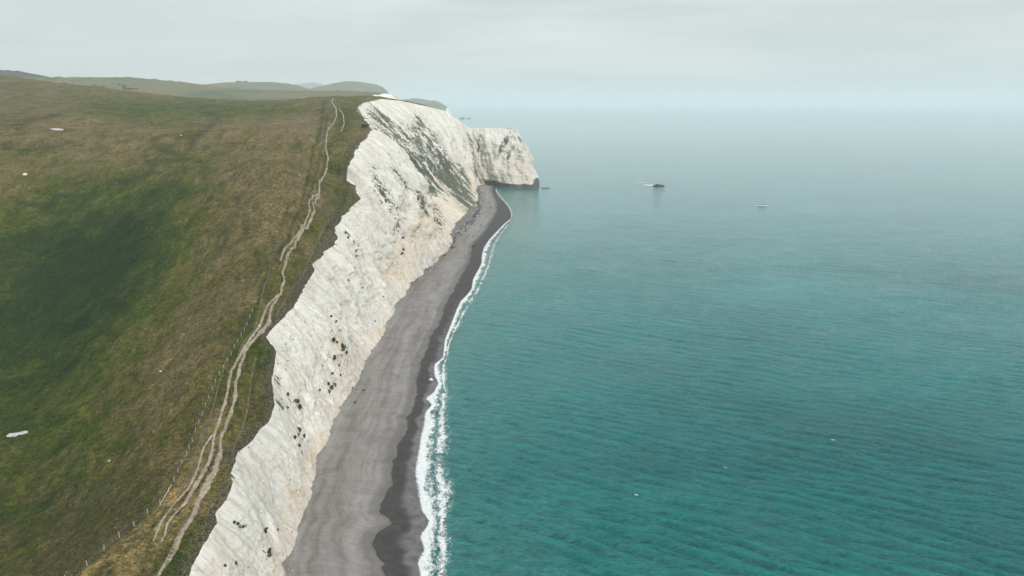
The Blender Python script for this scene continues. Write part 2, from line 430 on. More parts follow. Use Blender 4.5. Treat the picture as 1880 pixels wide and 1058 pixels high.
crest_px = [(352, 1058), (360, 1027), (369, 1000), (397, 961), (394, 944), (418, 917), (428, 885), (424, 871), (437, 832), (467, 805),
            (479, 789), (491, 775), (502, 745), (500, 696), (502, 669), (504, 644), (487, 620), (500, 605), (518, 585), (536, 565),
            (555, 539), (570, 508), (578, 485), (598, 462), (616, 452), (613, 427), (624, 406), (647, 378), (659, 367), (653, 341),
            (637, 332), (640, 307), (650, 285), (665, 260), (684, 239)]
zs = []
for x, y in crest_px:
    z = 5.0
    while z < 108:
        q = un(x, y, z=z); off = baseX(q[1]) - q[0]
        if off <= 0 or z / off >= math.tan(R(62)): break
        z += .25
    zs.append(z)
zs = np.array(zs)
ker = np.array([1, 2, 3, 2, 1.]); ker /= ker.sum()
zz = np.convolve(np.pad(zs, 2, mode='edge'), ker, mode='valid'); zz[-1] = zs[-1]; zz[-2] = zs[-2]
_yp = -1e9
for _k, (_x, _y) in enumerate(crest_px):
    while un(_x, _y, z=zz[_k])[1] < _yp + 1.6: zz[_k] -= .1
    _yp = un(_x, _y, z=zz[_k])[1]
near = [np.array([-52., -90., 14.]), np.array([-56., 0., 16.]), np.array([-60., 70., 18.])] + [un(x, y, z=z) for (x, y), z in zip(crest_px, zz)]
rows = []
ylast = -1e9
for q in near:
    yb = max(q[1], ylast + .5); ylast = yb
    rows.append((q, np.array([baseX(yb), yb, 3.])))
far = [((668, 217), 560, (-47, 560)), ((656, 198), 650, (-41, 630)), ((664, 190), 720, (-37, 690)), ((700, 182), 800, (-35, 740)),
       ((734, 185), 860, (-38, 790)), ((781, 195), 910, (-44, 860)), ((818, 204), 940, (-47, 905)), ((840, 220), 950, (-42, 932)),
       ((862, 235), 945, (-34, 940)), ((887, 235), 940, (-16, 923)), ((920, 236), 938, (6, 911)), ((943, 238), 938, (24, 911)),
       ((949, 240), 945, (34, 917))]
NEAR_N = len(rows)
for (x, y), d, (bx, by) in far:
    rows.append((un(x, y, d=d), np.array([bx, by, 1.])))
FRONT_N = len(rows)
back = [((4., 958., 73.), (39, 942)), ((-14., 978., 74.), (14, 1004)), ((-60., 1002., 70.), (-46, 1034)), ((-110., 1040., 73.), (-92, 1070)),
        ((-170., 1150., 74.), (-136, 1165)), ((-240., 1500., 70.), (-195, 1500)), ((-330., 2200., 66.), (-280, 2200))]
for c, b in back:
    rows.append((np.array(c), np.array([b[0], b[1], -1.])))
CR = np.array([r[0] for r in rows]); BA = np.array([r[1] for r in rows])

# dense resampling: spacing grows with the distance from the drone
seg = np.linalg.norm(np.diff(CR[:, :2], axis=0), axis=1)
seg = np.maximum(seg, np.linalg.norm(np.diff(BA[:, :2], axis=0), axis=1))
key = np.concatenate([[0], np.cumsum(seg)])
us = [0.0]
while us[-1] < key[-1]:
    k = us[-1]
    dd = np.hypot(np.interp(k, key, CR[:, 0]), np.interp(k, key, CR[:, 1]))
    step = max(.26, dd / 560) if k < key[FRONT_N] else 4.0
    if np.interp(k, key, CR[:, 1]) < 80 and k < key[5]: step = 1.5
    us.append(k + step)
U = np.array(us); NU = len(U)
crest = np.stack([np.interp(U, key, CR[:, i]) for i in range(3)], 1)
basec = np.stack([np.interp(U, key, BA[:, i]) for i in range(3)], 1)
kidx = np.interp(U, key, np.arange(len(key)))      # fractional key row
# base x,y follow the detailed beach line on the near coast
nb = kidx < NEAR_N - 1
basec[nb, 0] = baseX(basec[nb, 1])


def smooth_rows(A, n):
    for _ in range(n):
        A[1:-1] = (A[:-2] + 2 * A[1:-1] + A[2:]) / 4
    return A
basec = smooth_rows(basec, 12)
# outward normal of the face in plan
tan = np.gradient(smooth_rows((basec + crest)[:, :2].copy(), 60), axis=0)
tan /= np.linalg.norm(tan, axis=1)[:, None] + 1e-9
nrm = np.stack([tan[:, 1], -tan[:, 0]], 1)
hgt = crest[:, 2]
dist_u = np.hypot(crest[:, 0], crest[:, 1])
# ragged crest edge
rag = fbm(U * .06, 3.1, 0, 6, .55) * np.clip(hgt * .04, .8, 2.0)
rag += ridged(U * .27, 7.7, 0, 3) * .20 * np.clip(fbm(U * .05, 9.1, 0, 2) + .5, 0, 1.3)
taper = np.where(kidx > NEAR_N, .5, 1.0)
crest[:, :2] += nrm * (rag * taper)[:, None]

# ------------------------------------------------------------------ land surface
ctrl = []          # (x, y, z)
def cp(px, py, z=None, d=None):
    ctrl.append(un(px, py, z=z, d=d))
for s in [(0, 1058, 6), (0, 900, 8), (0, 760, 12), (0, 620, 20), (0, 500, 36), (0, 400, 54), (0, 320, 72), (0, 250, 90),
          (60, 1058, 8), (110, 1000, 10), (150, 940, 12), (120, 850, 12), (200, 900, 15), (250, 870, 18), (100, 700, 17), (120, 560, 29), (150, 480, 38), (200, 400, 52), (240, 330, 68),
          (250, 270, 82), (250, 780, 20), (220, 680, 23), (280, 600, 31), (330, 500, 42), (330, 420, 53), (330, 340, 68), (350, 280, 80),
          (370, 240, 91), (450, 240, 89), (430, 300, 77), (430, 380, 62), (440, 450, 52), (400, 560, 39), (350, 660, 31), (330, 760, 26),
          (290, 860, 22), (520, 240, 89), (530, 300, 78), (520, 380, 65), (510, 450, 53), (460, 560, 42), (440, 640, 37), (420, 720, 32),
          (370, 800, 28), (343, 845, 27), (316, 896, 25.5), (290, 930, 25), (234, 979, 24.5), (171, 1032, 24), (330, 950, 24), (280, 1020, 23.5), (200, 1058, 24), (405, 840, 26.5),
          (600, 240, 91), (600, 300, 80), (580, 380, 63), (540, 470, 50), (500, 560, 41), (620, 215, 98)]:
    cp(s[0], s[1], z=s[2])
for s in [(0, 200, 620), (0, 165, 760), (0, 141, 900), (100, 156, 860), (120, 200, 600), (200, 175, 820), (220, 215, 560), (300, 187, 800), (300, 215, 620), (400, 192, 780), (400, 212, 640),
          (470, 192, 780), (540, 187.5, 800), (575, 181, 840), (540, 212, 640), (612, 178, 860), (650, 178, 880), (690, 180, 880), (612, 195, 720), (-200, 120, 950), (-200, 200, 600), (-200, 400, 330), (-200, 700, 200)]:
    cp(s[0], s[1], d=s[2])
ctrl += [np.array(v, float) for v in [(-300, 1150, 92), (-500, 1200, 95), (-800, 1250, 130), (-1200, 1300, 120), (-1600, 1100, 160), (-1600, 600, 150), (-1600, 0, 90), (-800, 0, 60),
         (-800, 400, 110), (-300, 0, 25), (-150, 60, 5), (-110, 60, 6), (-150, -80, 5), (-85, 60, 20), (-80, -80, 18), (-74, 0, 19), (-300, 1500, 75), (-600, 1700, 70), (-1200, 2000, 90), (-500, 2300, 60), (-200, 1000, 102), (-150, 1000, 96), (-120, 990, 90)]]
sel = np.linspace(0, np.searchsorted(U, key[FRONT_N - 1]), 60).astype(int)
cpts = np.array(list(ctrl) + [crest[i] for i in sel] + [np.array(b[0]) for b in back])


def tps_fit(P, lam=1e-3):
    n = len(P); X = P[:, :2] / 100
    r = np.linalg.norm(X[:, None] - X[None], axis=2)
    K = np.where(r > 0, r * r * np.log(r + 1e-12), 0) + lam * np.eye(n)
    A = np.zeros((n + 3, n + 3)); A[:n, :n] = K; A[:n, n:] = np.c_[np.ones(n), X]; A[n:, :n] = A[:n, n:].T
    return np.linalg.solve(A, np.r_[P[:, 2], 0, 0, 0]), X
tpw, tpx = tps_fit(cpts, .012)


def land_smooth(x, y):
    x = np.asarray(x, float); y = np.asarray(y, float); sh = x.shape
    q = np.stack([x.ravel(), y.ravel()], 1) / 100; o = np.empty(len(q))
    for s in range(0, len(q), 40000):
        r2 = ((q[s:s + 40000, None] - tpx[None]) ** 2).sum(2)
        o[s:s + 40000] = (.5 * r2 * np.log(r2 + 1e-12)) @ tpw[:-3] + tpw[-3] + q[s:s + 40000] @ tpw[-2:]
    return o.reshape(sh)


def land_rough(x, y):
    dd = np.hypot(x, y)
    r = 2.2 * fbm(x / 110, y / 110, 0, 3) * sstep(150, 500, dd)
    r += 1.3 * fbm(x / 38, y / 30, 7, 3) * sstep(120, 260, dd)
    r += .85 * fbm(x / 14 + .3 * fbm(x / 30, y / 30), y / 14, 2, 3) * (.35 + .65 * sstep(100, 350, dd))
    r += .36 * fbm(x / 2.6, y / 2.6, 5, 3, .6)
    # terracettes and sheep tracks following the slope
    r += .25 * perlin(x / 40, y / 5.5, 4.0) * sstep(160, 300, dd)
    return r


# far ends of the land rows
EK = []
for i in range(NEAR_N):
    EK.append((-1600., min(CR[i, 1], 600)))
EK += [(-1600., 760.), (-1600., 1050.), (-1600., 1400.), (-1600., 1900.), (-1300., 2300.), (-800., 2300.), (-330., 2200.),
       (-240., 1500.), (-170., 1150.), (-110., 1040.), (-60., 1002.), (-14., 978.), (4., 958.)]
EK = np.array(EK)
e_y = np.maximum.accumulate(EK[:NEAR_N, 1]); EK[:NEAR_N, 1] = e_y
nf = np.searchsorted(U, key[FRONT_N - 1]) + 1
E = np.stack([np.interp(U[:nf], key[:FRONT_N], EK[:, i]) for i in range(2)], 1)
ts = [0.0]
while ts[-1] < 1600:
    ts.append(ts[-1] + max(.30, ts[-1] * .021 - .15))
ts = np.array(ts); ts = ts / ts[-1]
NV = len(ts)
C2 = crest[:nf, :2]
L = np.linalg.norm(E - C2, axis=1)
T = ts[None, :]
LX = C2[:, None, 0] * (1 - T) + E[:, None, 0] * T
LY = C2[:, None, 1] * (1 - T) + E[:, None, 1] * T
ds = T * L[:, None]                                         # metres inland of the crest
LZ0 = land_smooth(LX, LY)
fade = sstep(0, 12, ds)
crz = crest[:nf, 2][:, None]
edge_fix = (crz - LZ0[:, :1]) * (1 - sstep(0, 25, ds))      # meet the crest exactly
LZ = LZ0 + edge_fix + land_rough(LX, LY) * sstep(0, 3, ds)
# lock the rows that end on the back crest of the headland
bk = (np.arange(nf) > np.searchsorted(U, key[NEAR_N + 6]))[:, None]
ez = np.interp(U[:nf], key[:FRONT_N], np.r_[np.zeros(NEAR_N + 6), [66, 70, 74, 73, 70, 71, 72]])[:, None]
LZ = np.where(bk, (crz * (1 - T) + ez * T) + .6 * fbm(LX / 9, LY / 9, 0, 3) * np.sin(np.pi * T), LZ)
PX, PY, PD = project(np.stack([LX, LY, LZ], -1))


def blob(px, py, cx, cy, rx, ry, ang=0.0):
    c, s = math.cos(R(ang)), math.sin(R(ang)); dx, dy = px - cx, py - cy
    return np.exp(-(((dx * c + dy * s) / rx) ** 2 + ((-dx * s + dy * c) / ry) ** 2))
green = np.full(PX.shape, .22)
for cx, cy, rx, ry, a, s in [(120, 500, 190, 110, -18, .62), (60, 640, 200, 110, -20, .55), (100, 420, 220, 70, -20, .25), (420, 200, 240, 14, 2, .45),
                             (290, 380, 120, 60, -40, .22), (60, 800, 160, 110, -10, .30), (230, 480, 120, 120, -50, .25), (40, 960, 160, 90, 0, .22),
                             (470, 250, 60, 30, -60, .18), (380, 330, 40, 60, 20, .22), (250, 210, 120, 18, 10, .2), (640, 400, 24, 60, 10, .25),
                             (560, 420, 14, 120, 18, .20), (430, 660, 30, 120, 25, .18), (90, 270, 100, 20, -5, .15), (630, 215, 20, 40, 0, .25), (330, 1030, 40, 60, 20, .5), (470, 700, 30, 90, 5, .25)]:
    green += .86 * s * blob(PX, PY, cx, cy, rx, ry, a)
for cx, cy, rx, ry, a, s in [(450, 330, 110, 90, -45, .22), (340, 620, 60, 190, 32, .16), (150, 250, 160, 40, 5, .20), (560, 220, 60, 30, 0, .2), (480, 230, 80, 30, 0, .15), (60, 1000, 120, 60, 0, .1)]:
    green -= s * blob(PX, PY, cx, cy, rx, ry, a)
wob = 8 * fbm(LX / 12, LY / 12, 1, 5, .6) * 250 / np.maximum(PD, 60)
dark = np.zeros(PX.shape)
dark_lines = [([(35, 372), (75, 378), (110, 360), (172, 357), (176, 345), (215, 332), (250, 336), (272, 318), (276, 300), (300, 295), (335, 293), (350, 268), (365, 248), (385, 232), (402, 218), (392, 209), (370, 208)], 4.6, .85),
              ([(282, 258), (290, 272), (305, 280), (330, 282)], 5, .8), ([(360, 250), (335, 295), (312, 350), (260, 380)], 5, .6),
              ([(0, 272), (60, 278), (100, 268), (150, 265)], 4, .6), ([(25, 232), (60, 222), (110, 210)], 4.5, .7), ([(0, 228), (40, 236)], 4, .5),
              ([(594, 186), (590, 230), (575, 280), (560, 350), (545, 400), (520, 450), (500, 490), (482, 525), (462, 580), (440, 620), (425, 660)], 3.0, .8),
              ([(600, 210), (596, 260), (584, 300), (572, 350), (548, 395), (530, 440), (508, 490)], 2.2, .6),
              ([(530, 380), (505, 440), (480, 500), (440, 560)], 2, .45), ([(655, 260), (640, 290), (632, 320), (640, 350), (620, 400), (600, 420), (580, 460), (565, 490)], 2.6, .7),
              ([(572, 500), (545, 540), (520, 560), (500, 590)], 6, .5), ([(640, 270), (625, 300), (620, 330)], 2, .4),
              ([(370, 385), (400, 378), (440, 380)], 4, .6), ([(430, 368), (450, 355), (470, 330)], 2.5, .5), ([(200, 700), (230, 655), (262, 600)], 1.6, .5),
              ([(425, 660), (400, 740), (372, 800), (345, 850), (318, 890), (285, 925), (230, 975), (165, 1030), (120, 1070)], 5, .45),
              ([(415, 800), (424, 770), (436, 720), (446, 680), (456, 650), (480, 625)], 4, .55), ([(403, 850), (398, 815), (408, 780), (418, 740), (426, 700), (440, 665), (462, 632), (486, 606)], 3, .5),
              ([(300, 985), (322, 948), (345, 922), (362, 890), (380, 862), (392, 835)], 3.5, .6), ([(292, 1050), (276, 1010), (290, 965), (318, 930), (344, 905)], 4, .6), ([(262, 1058), (272, 1010), (290, 960)], 5, .7),
              ([(470, 760), (462, 720), (470, 680), (480, 650)], 3, .5), ([(480, 770), (488, 730), (492, 690), (496, 650)], 7, .55), ([(440, 830), (455, 805), (480, 780)], 7, .7),
              ([(370, 960), (400, 930), (418, 895)], 8, .45), ([(640, 215), (634, 230), (622, 250), (612, 262)], 2.2, .55), ([(622, 205), (627, 220), (620, 240)], 2, .5), ([(605, 262), (596, 300), (590, 330), (580, 360)], 3, .6)]
for ln, wd, st in dark_lines:
    dark = np.maximum(dark, st * np.exp(-(poly_dist(PX + wob * .6, PY + wob * .35, ln) / wd) ** 2))
dark *= .50 + 1.15 * np.clip(fbm(LX / 7, LY / 7, 3, 4, .6) + .42, 0, 1)
dark = np.clip(dark * 1.25, 0, 1)
dark = np.maximum(dark, np.clip(.80 * blob(PX, PY, 10, 980, 220, 140, -20) * (PX < np.interp(PY, [860, 1058, 1100], [330, 130, 100])) * (.75 + .7 * fbm(LX / 3, LY / 3, 4, 3)), 0, 1))  # dark scrub in the lower left corner, deepened to paint in vignetting
fline = [(100, 1095), (136, 1057), (171, 1032), (203, 1003), (234, 979), (263, 953), (290, 930), (316, 896), (324, 878), (330, 861), (340, 843), (349, 820), (358, 798), (366, 776), (375, 756), (396, 705), (428, 645), (458, 585)]
fx = np.interp(PY, [p[1] for p in fline[::-1]], [p[0] for p in fline[::-1]])
verge = sstep(0, 4, PX - fx) * (1 - sstep(30, 95, PX - fx - np.clip((PY - 900) * .35, 0, 60))) * sstep(700, 900, PY)
verge = np.where(ds > 0, verge, 0) * .9
fringe = (1 - sstep(.3, 4.5, ds + 2.2 * fbm(LX / 5, LY / 5, 9, 3))) * (1 - .55 * sstep(330, 600, PD)) * (kidx[:nf] < NEAR_N + 3)[:, None]
fringe = np.maximum(fringe, .9 * blob(PX, PY, 425, 905, 22, 42, 25) * (ds < 12))
fringe = np.maximum(fringe, .9 * blob(PX, PY, 385, 975, 18, 60, 20) * (ds < 12))
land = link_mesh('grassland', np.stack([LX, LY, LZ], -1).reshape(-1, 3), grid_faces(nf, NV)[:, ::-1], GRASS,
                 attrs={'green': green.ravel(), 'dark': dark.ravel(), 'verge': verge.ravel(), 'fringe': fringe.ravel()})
tag(land, kind='structure')

from mathutils.bvhtree import BVHTree
_lv = np.stack([LX, LY, LZ], -1).reshape(-1, 3)
bvh = BVHTree.FromPolygons([tuple(v) for v in _lv], [tuple(f) for f in grid_faces(nf, NV)[:, ::-1].tolist()])
CAMV = Vector((0, 0, H))


def hit(px, py, tree=None):
    q = un(px, py, d=1.0) - np.array([0, 0, H])
    h = (tree or bvh).ray_cast(CAMV, Vector(q).normalized())
    return h[0]


def drop(x, y):
    h = bvh.ray_cast(Vector((x, y, 400)), Vector((0, 0, -1)))
    return h[0].z if h[0] is not None else None


# ------------------------------------------------------------------ cliff face
tv = np.concatenate([[-.10, -.04], np.linspace(0, 1, 150)])
NT = len(tv)
Tt = tv[None, :]
Hh = (crest[:, 2] - basec[:, 2])[:, None]
kk = kidx[:, None]
gully = sstep(NEAR_N - .9, NEAR_N + .6, kk) * (1 - sstep(NEAR_N + 5.0, NEAR_N + 8.5, kk))
# plan interpolation along the profile: steep foot and top lip, gentler middle
tc_ = np.clip(Tt, 0, 1)
s_near = tc_ + .05 * np.sin(2 * np.pi * tc_)
s_gul = tc_ + .06 * np.sin(2 * np.pi * tc_)
S = s_near * (1 - gully) + s_gul * gully
X = basec[:, None, 0] * (1 - S) + crest[:, None, 0] * S
Y = basec[:, None, 1] * (1 - S) + crest[:, None, 1] * S
Z = basec[:, None, 2] + Hh * Tt
env = np.sin(np.pi * np.clip(tc_ * .94 + .03, 0, 1)) ** .7
UU = U[:, None]
Vm = Hh * (1 - Tt) / .85
slant = UU + Vm * .12
big = ridged(slant / 46, Vm / 170, 1.3, 2) * 2.2 + fbm(slant / 20, Vm / 60, 4.2, 3) * 1.9
mid = ridged(slant / 9, Vm / 34, 2.2, 3) * .30
def stepped(f):
    return np.floor(f) + sstep(.30, .70, f - np.floor(f))
inc = np.clip(1 - np.abs(perlin((UU + Vm * .10 + 3 * fbm(UU / 12, Vm / 12, 2, 2)) / 15, Vm / 190, 11.0)) * 8, 0, 1)
mid = mid - inc * 2.3 * (1 + .8 * gully)
mid = mid + stepped(3.0 * fbm((UU + Vm * .25) / 17, Vm / 26, 7.7, 3)) * 1.05 + stepped(3.0 * fbm((UU - Vm * .15) / 6.5, Vm / 12, 9.3, 3)) * .42
sml = (ridged(X / 3.1, Y / 3.1, Z / 7.0, 4) - .6) * .34 + fbm(X / 1.3, Y / 1.3, Z / 2.2, 3, .6) * .22
amp = np.clip(Hh / 45, .45, 1.7)
disp = (big * amp * 1.6 + mid * np.clip(amp, .5, 1.3)) * env + sml * np.clip(env + .35, 0, 1) * np.clip(dist_u[:, None] / 250, .7, 1.8)
# the arete at the end of the white buttress and the vegetated bowl behind it
disp += 9.0 * np.exp(-((kk - (NEAR_N - 1.3)) / 1.3) ** 2) * env * (kk < NEAR_N + .2)
disp -= gully * 22.0 * env * np.exp(-((kk - (NEAR_N + 1.0)) / 1.3) ** 2)
# ribs in the bowl
disp += gully * (ridged(slant / 30, Vm / 300, 6.1, 2) * 4.5 + fbm(slant / 11, Vm / 90, 3.0, 3) * 2.2) * env
# cave at the inner end of the headland and the undercut foot in the sea
cave = np.exp(-((kk - (NEAR_N + 8.4)) / .62) ** 2) * (1 - sstep(4, 11, Z))
disp -= 9.0 * cave
disp -= 1.6 * sstep(NEAR_N + 8.6, NEAR_N + 9.2, kk) * (1 - sstep(2, 6.5, Z + 1.6 * fbm(UU / 7, 0, 0, 2)))
X = X + nrm[:, None, 0] * disp; Y = Y + nrm[:, None, 1] * disp
Z = Z + .25 * sml * env
X[:, -1] = crest[:, 0]; Y[:, -1] = crest[:, 1]; Z[:, -1] = crest[:, 2]
CX, CY, CD = project(np.stack([X, Y, Z], -1))
veg = np.full(X.shape, -.75)
front = (kk <= FRONT_N)
def vb(cx, cy, rx, ry, a, s, k0=-1, k1=999):
    global veg
    m = ((kk >= k0) & (kk <= k1)) * 1.0
    veg = np.maximum(veg, -.75 + (s + .75) * np.exp(-(-np.log(blob(CX, CY, cx, cy, rx * 1.15, ry * 1.25, a) + 1e-30)) ** 1.8) * m)
G0 = NEAR_N - 1
for a in [(735, 275, 105, 34, 50, .62), (795, 290, 100, 30, 55, .70), (835, 330, 80, 24, 60, .80), (858, 372, 44, 14, 60, .65), (705, 232, 55, 24, 50, .66), (780, 360, 80, 20, 57, .50),
          (775, 240, 44, 12, 70, .55), (735, 345, 50, 10, 52, .55), (800, 400, 34, 9, 60, .45), (875, 320, 30, 9, 60, .45), (765, 310, 90, 22, 54, .78), (745, 245, 50, 16, 45, .5)]:
    vb(*a, k0=G0)
for a in [(705, 365, 55, 17, 58, .52), (728, 395, 34, 14, 60, .45), (690, 330, 34, 12, 50, .38), (725, 425, 16, 10, 60, .40), (690, 305, 14, 12, 0, .1), (735, 330, 40, 7, 55, .4, ),
          (775, 370, 40, 10, 60, .45), (806, 425, 22, 7, 70, .4), (655, 445, 28, 6, 75, .28), (640, 430, 14, 6, 60, .2), (741, 455, 18, 8, 60, .05),
          (622, 640, 42, 9, 65, .20), (605, 710, 36, 12, -60, .18), (550, 800, 28, 9, 65, .22), (540, 740, 26, 9, 55, .12), (512, 700, 14, 22, 0, .15), (440, 965, 28, 16, 20, .18), (490, 985, 22, 9, 60, .12), (512, 755, 12, 26, 0, .2),
          (655, 560, 16, 5, 70, .05), (610, 590, 30, 5, 80, .08), (490, 1010, 20, 8, 60, .1), (520, 600, 30, 8, -45, -.1)]:
    vb(*a[:5], a[5] + .10, k1=G0 + .4)
# a few dark streaks on the headland
for a in [(925, 265, 30, 6, -62, .75), (945, 253, 14, 6, 10, .45), (880, 258, 4, 24, 5, .6), (937, 280, 26, 5, -60, .5), (960, 295, 10, 6, 0, .2), (955, 260, 5, 12, -15, .25)]:
    vb(*a, k0=NEAR_N + 7, k1=NEAR_N + 14)
# plants under the lip
veg = np.maximum(veg, -.75 + 1.05 * (Tt > .93) * (kk < NEAR_N) * sstep(.1, .5, fbm(UU / 7, 0, 3, 3)) * sstep(.90, .985, Tt + .03 * perlin(UU / 1.3, Vm / 3)))
warm = .30 * (1 - sstep(.0, .45, Tt)) + .12
for cx, cy, rx, ry, a, s in [(870, 330, 60, 50, 0, .35), (800, 420, 90, 30, -40, .4), (960, 300, 22, 50, 10, .5), (720, 480, 70, 30, -40, .35), (780, 395, 20, 50, 30, .4), (640, 660, 50, 60, 30, .3), (535, 960, 24, 60, 10, .5),
                             (480, 820, 40, 80, 20, .2), (400, 1030, 30, 60, 30, .4), (850, 230, 30, 14, 20, .3), (575, 850, 30, 70, 20, .3)]:
    warm = warm + s * blob(CX, CY, cx, cy, rx, ry, a)
wet_dark = sstep(NEAR_N + 8.3, NEAR_N + 9.0, kk) * (1 - sstep(3.0, 9.0, Z - 5.5 * sstep(NEAR_N + 11.2, NEAR_N + 12.2, kk) + 1.8 * fbm(UU / 8, 0, 8, 3)))
wet_dark = np.maximum(wet_dark, np.clip(cave * 1.6 * (1 - sstep(6.5, 11, Z)), 0, 1))  # darkness of the cave hollow painted in with the wet band
uvd = np.stack([np.broadcast_to(UU, X.shape), Vm, np.zeros_like(X)], -1)
cliff = link_mesh('cliff', np.stack([X, Y, Z], -1).reshape(-1, 3), grid_faces(NU, NT), CHALK,
                  attrs={'veg': veg.ravel(), 'warm': warm.ravel(), 'wet_dark': wet_dark.ravel(), 'uvd': uvd.reshape(-1, 3)})
tag(cliff, kind='structure')
_cv = np.stack([X, Y, Z], -1).reshape(-1, 3)
cbvh = BVHTree.FromPolygons([tuple(v) for v in _cv], grid_faces(NU, NT).tolist())

# ------------------------------------------------------------------ beach
wet_px = [(704, 1058), (703, 1035), (685, 1001), (700, 975), (720, 963), (710, 950), (698, 940), (700, 925), (704, 905), (724, 889), (718, 865), (720, 848), (735, 838), (727, 819), (742, 800), (749, 784),
          (747, 765), (752, 758), (762, 739), (764, 718), (765, 698), (772, 675), (775, 665), (791, 618), (808, 592), (821, 552), (834, 532), (847, 506), (861, 483), (867, 450), (890, 426), (903, 405), (912, 388), (912, 372), (905, 356), (903, 347)]
wat_px = [(775, 1058), (772, 1033), (782, 1010), (775, 985), (786, 970), (790, 958), (778, 940), (775, 924), (771, 895), (767, 867), (772, 832), (776, 805), (781, 784), (784, 758), (795, 745), (785, 733), (798, 722), (806, 705), (799, 690), (799, 671), (814, 658),
          (816, 640), (818, 625), (826, 605), (834, 585), (840, 570), (847, 555), (859, 543), (867, 532), (869, 520), (871, 512), (879, 498), (885, 486), (886, 470), (890, 456), (899, 442), (910, 430), (924, 415), (938, 403), (939, 394), (934, 382), (924, 370), (915, 360), (910, 350), (914, 344)]
Wt = np.array([un(x, y, z=1.4)[:2] for x, y in wet_px]); Wa = np.array([un(x, y, z=.15)[:2] for x, y in wat_px])
ext = lambda A, x0: np.vstack([[(x0 + 2, -90), (x0, 0), (A[0, 0] - 1.0, A[0, 1] - 40), (A[0, 0] + 1.2, A[0, 1] - 18)], A])
Wt, Wa = ext(Wt, -33), ext(Wa, -22)
ys = [-90.0]
while ys[-1] < 950:
    ys.append(ys[-1] + (2.0 if ys[-1] < 100 else max(.35, ys[-1] / 560)))
ys = np.array(ys)


def mono(A):
    o = np.argsort(A[:, 1], kind='stable'); return A[o]
wtm, wam = mono(Wt), mono(Wa)
def sm1(a, n):
    for _ in range(n): a[1:-1] = (a[:-2] + 2 * a[1:-1] + a[2:]) / 4
    return a
xwt = sm1(np.interp(ys, wtm[:, 1], wtm[:, 0]), 4) + .9 * fbm(ys / 6.0, 1.5, 0, 4, .6); xwa = sm1(np.interp(ys, wam[:, 1], wam[:, 0]), 3)
xb = baseX(ys) - 9
xwt = np.maximum(xwt, xb + 12)
xwa = np.maximum(xwa, xwt + 2)
cols = np.concatenate([np.linspace(0, 1, 60), np.linspace(1, 2, 31)[1:], np.linspace(2, 3, 12)[1:]])
c_ = cols[None, :]
bx_ = np.where(c_ <= 1, xb[:, None] + (xwt - xb)[:, None] * c_,
      np.where(c_ <= 2, xwt[:, None] + (xwa - xwt)[:, None] * (c_ - 1), xwa[:, None] + 22 * (c_ - 2)))
by_ = np.broadcast_to(ys[:, None], bx_.shape)
bz_ = np.where(c_ <= 1, 4.6 - 3.2 * c_ + .35 * np.sin(c_ * 13), np.where(c_ <= 2, 1.4 - .35 * math.sin(13) * 0 - 1.25 * (c_ - 1), .15 - 2.6 * (c_ - 2)))
bz_ = bz_ + np.where(c_ <= 1, .35 * np.sin(13) * (-c_ ** 6) * 1.0, 0)
bz_ = bz_ + .12 * fbm(bx_ / 3, by_ / 7, 0, 4, .6) * (c_ < 2)
across = np.clip(c_ / 1.0, 0, 2) + 0 * by_
wetm = .5 + (c_ - 1) * 3.0
wetm = np.clip(wetm + 0 * by_, 0, 1)
swash = sstep(1.45, 1.7, c_ + .22 * fbm(by_ / 9, bx_ / 14, 2, 3)) * (1 - sstep(250, 420, by_)) * (c_ < 2.1)
# cusp bands inland of the wet edge follow the same curve
uvs = np.stack([c_ * 1.0 + .012 * (xwt[:, None] - sm1(xwt.copy(), 400)[:, None]) * 0 + 0 * by_, by_ * 1.0, 0 * by_], -1)
wrack = sstep(330, 420, by_) * (1 - sstep(.16, .55, c_ + .12 * fbm(by_ / 12, 0, 0, 2)))
beach = link_mesh('beach', np.stack([bx_, by_, bz_], -1).reshape(-1, 3), grid_faces(len(ys), len(cols))[:, ::-1], BEACH,
                  attrs={'across': across.ravel(), 'wet_dark': wetm.ravel(), 'swash': swash.ravel(), 'uvs': uvs.reshape(-1, 3), 'wrack': wrack.ravel()})
tag(beach, kind='structure')

# ------------------------------------------------------------------ sea
dep = [55.0]
while dep[-1] < 700: dep.append(dep[-1] * 1.0038)
while dep[-1] < 22000: dep.append(dep[-1] * 1.012)
dep = np.array(dep)
ang = np.linspace(-.16, 1.12, 620)         # tan of azimuth
ang = np.concatenate([np.linspace(-1.6, -.17, 40), ang, np.linspace(1.15, 2.2, 24)])
SX = dep[:, None] * ang[None, :]; SY = np.broadcast_to(dep[:, None], SX.shape)
hz = np.zeros(SX.shape)
wr = np.random.default_rng(12)
far_f = 1 - sstep(450, 1500, SY)
gust = .65 + .7 * np.clip(fbm(SX / 90, SY / 60, 0, 3) + .4, 0, 1.2)
wx = SX + 3.0 * fbm(SX / 40, SY / 40, 3, 2); wy = SY + 3.0 * fbm(SX / 40, SY / 40, 8, 2)
for lam, am, deg in [(14, .03, 70), (9.1, .045, 60), (7.2, .07, 64), (6.0, .09, 70), (5.1, .10, 57), (4.3, .085, 66), (3.7, .07, 78), (3.1, .06, 52), (2.6, .05, 66), (2.2, .04, 84), (1.8, .03, 60)]:
    th = R(deg + wr.uniform(-3, 3)); k = 2 * math.pi / lam
    ph = k * (wx * math.cos(th) + wy * math.sin(th)) + wr.uniform(0, 6.28) + 2.4 * fbm(SX / (lam * 6), SY / (lam * 7), lam, 2)
    res = 1 - sstep(lam / 5, lam / 2.0, SY * .0038)
    s_ = np.sin(ph)
    hz += am * (s_ + .25 * np.cos(2 * ph)) * res * (.15 + 1.3 * np.clip(fbm(SX / (lam * 3.2), SY / (lam * 2.4), lam, 2) + .45, 0, 1))
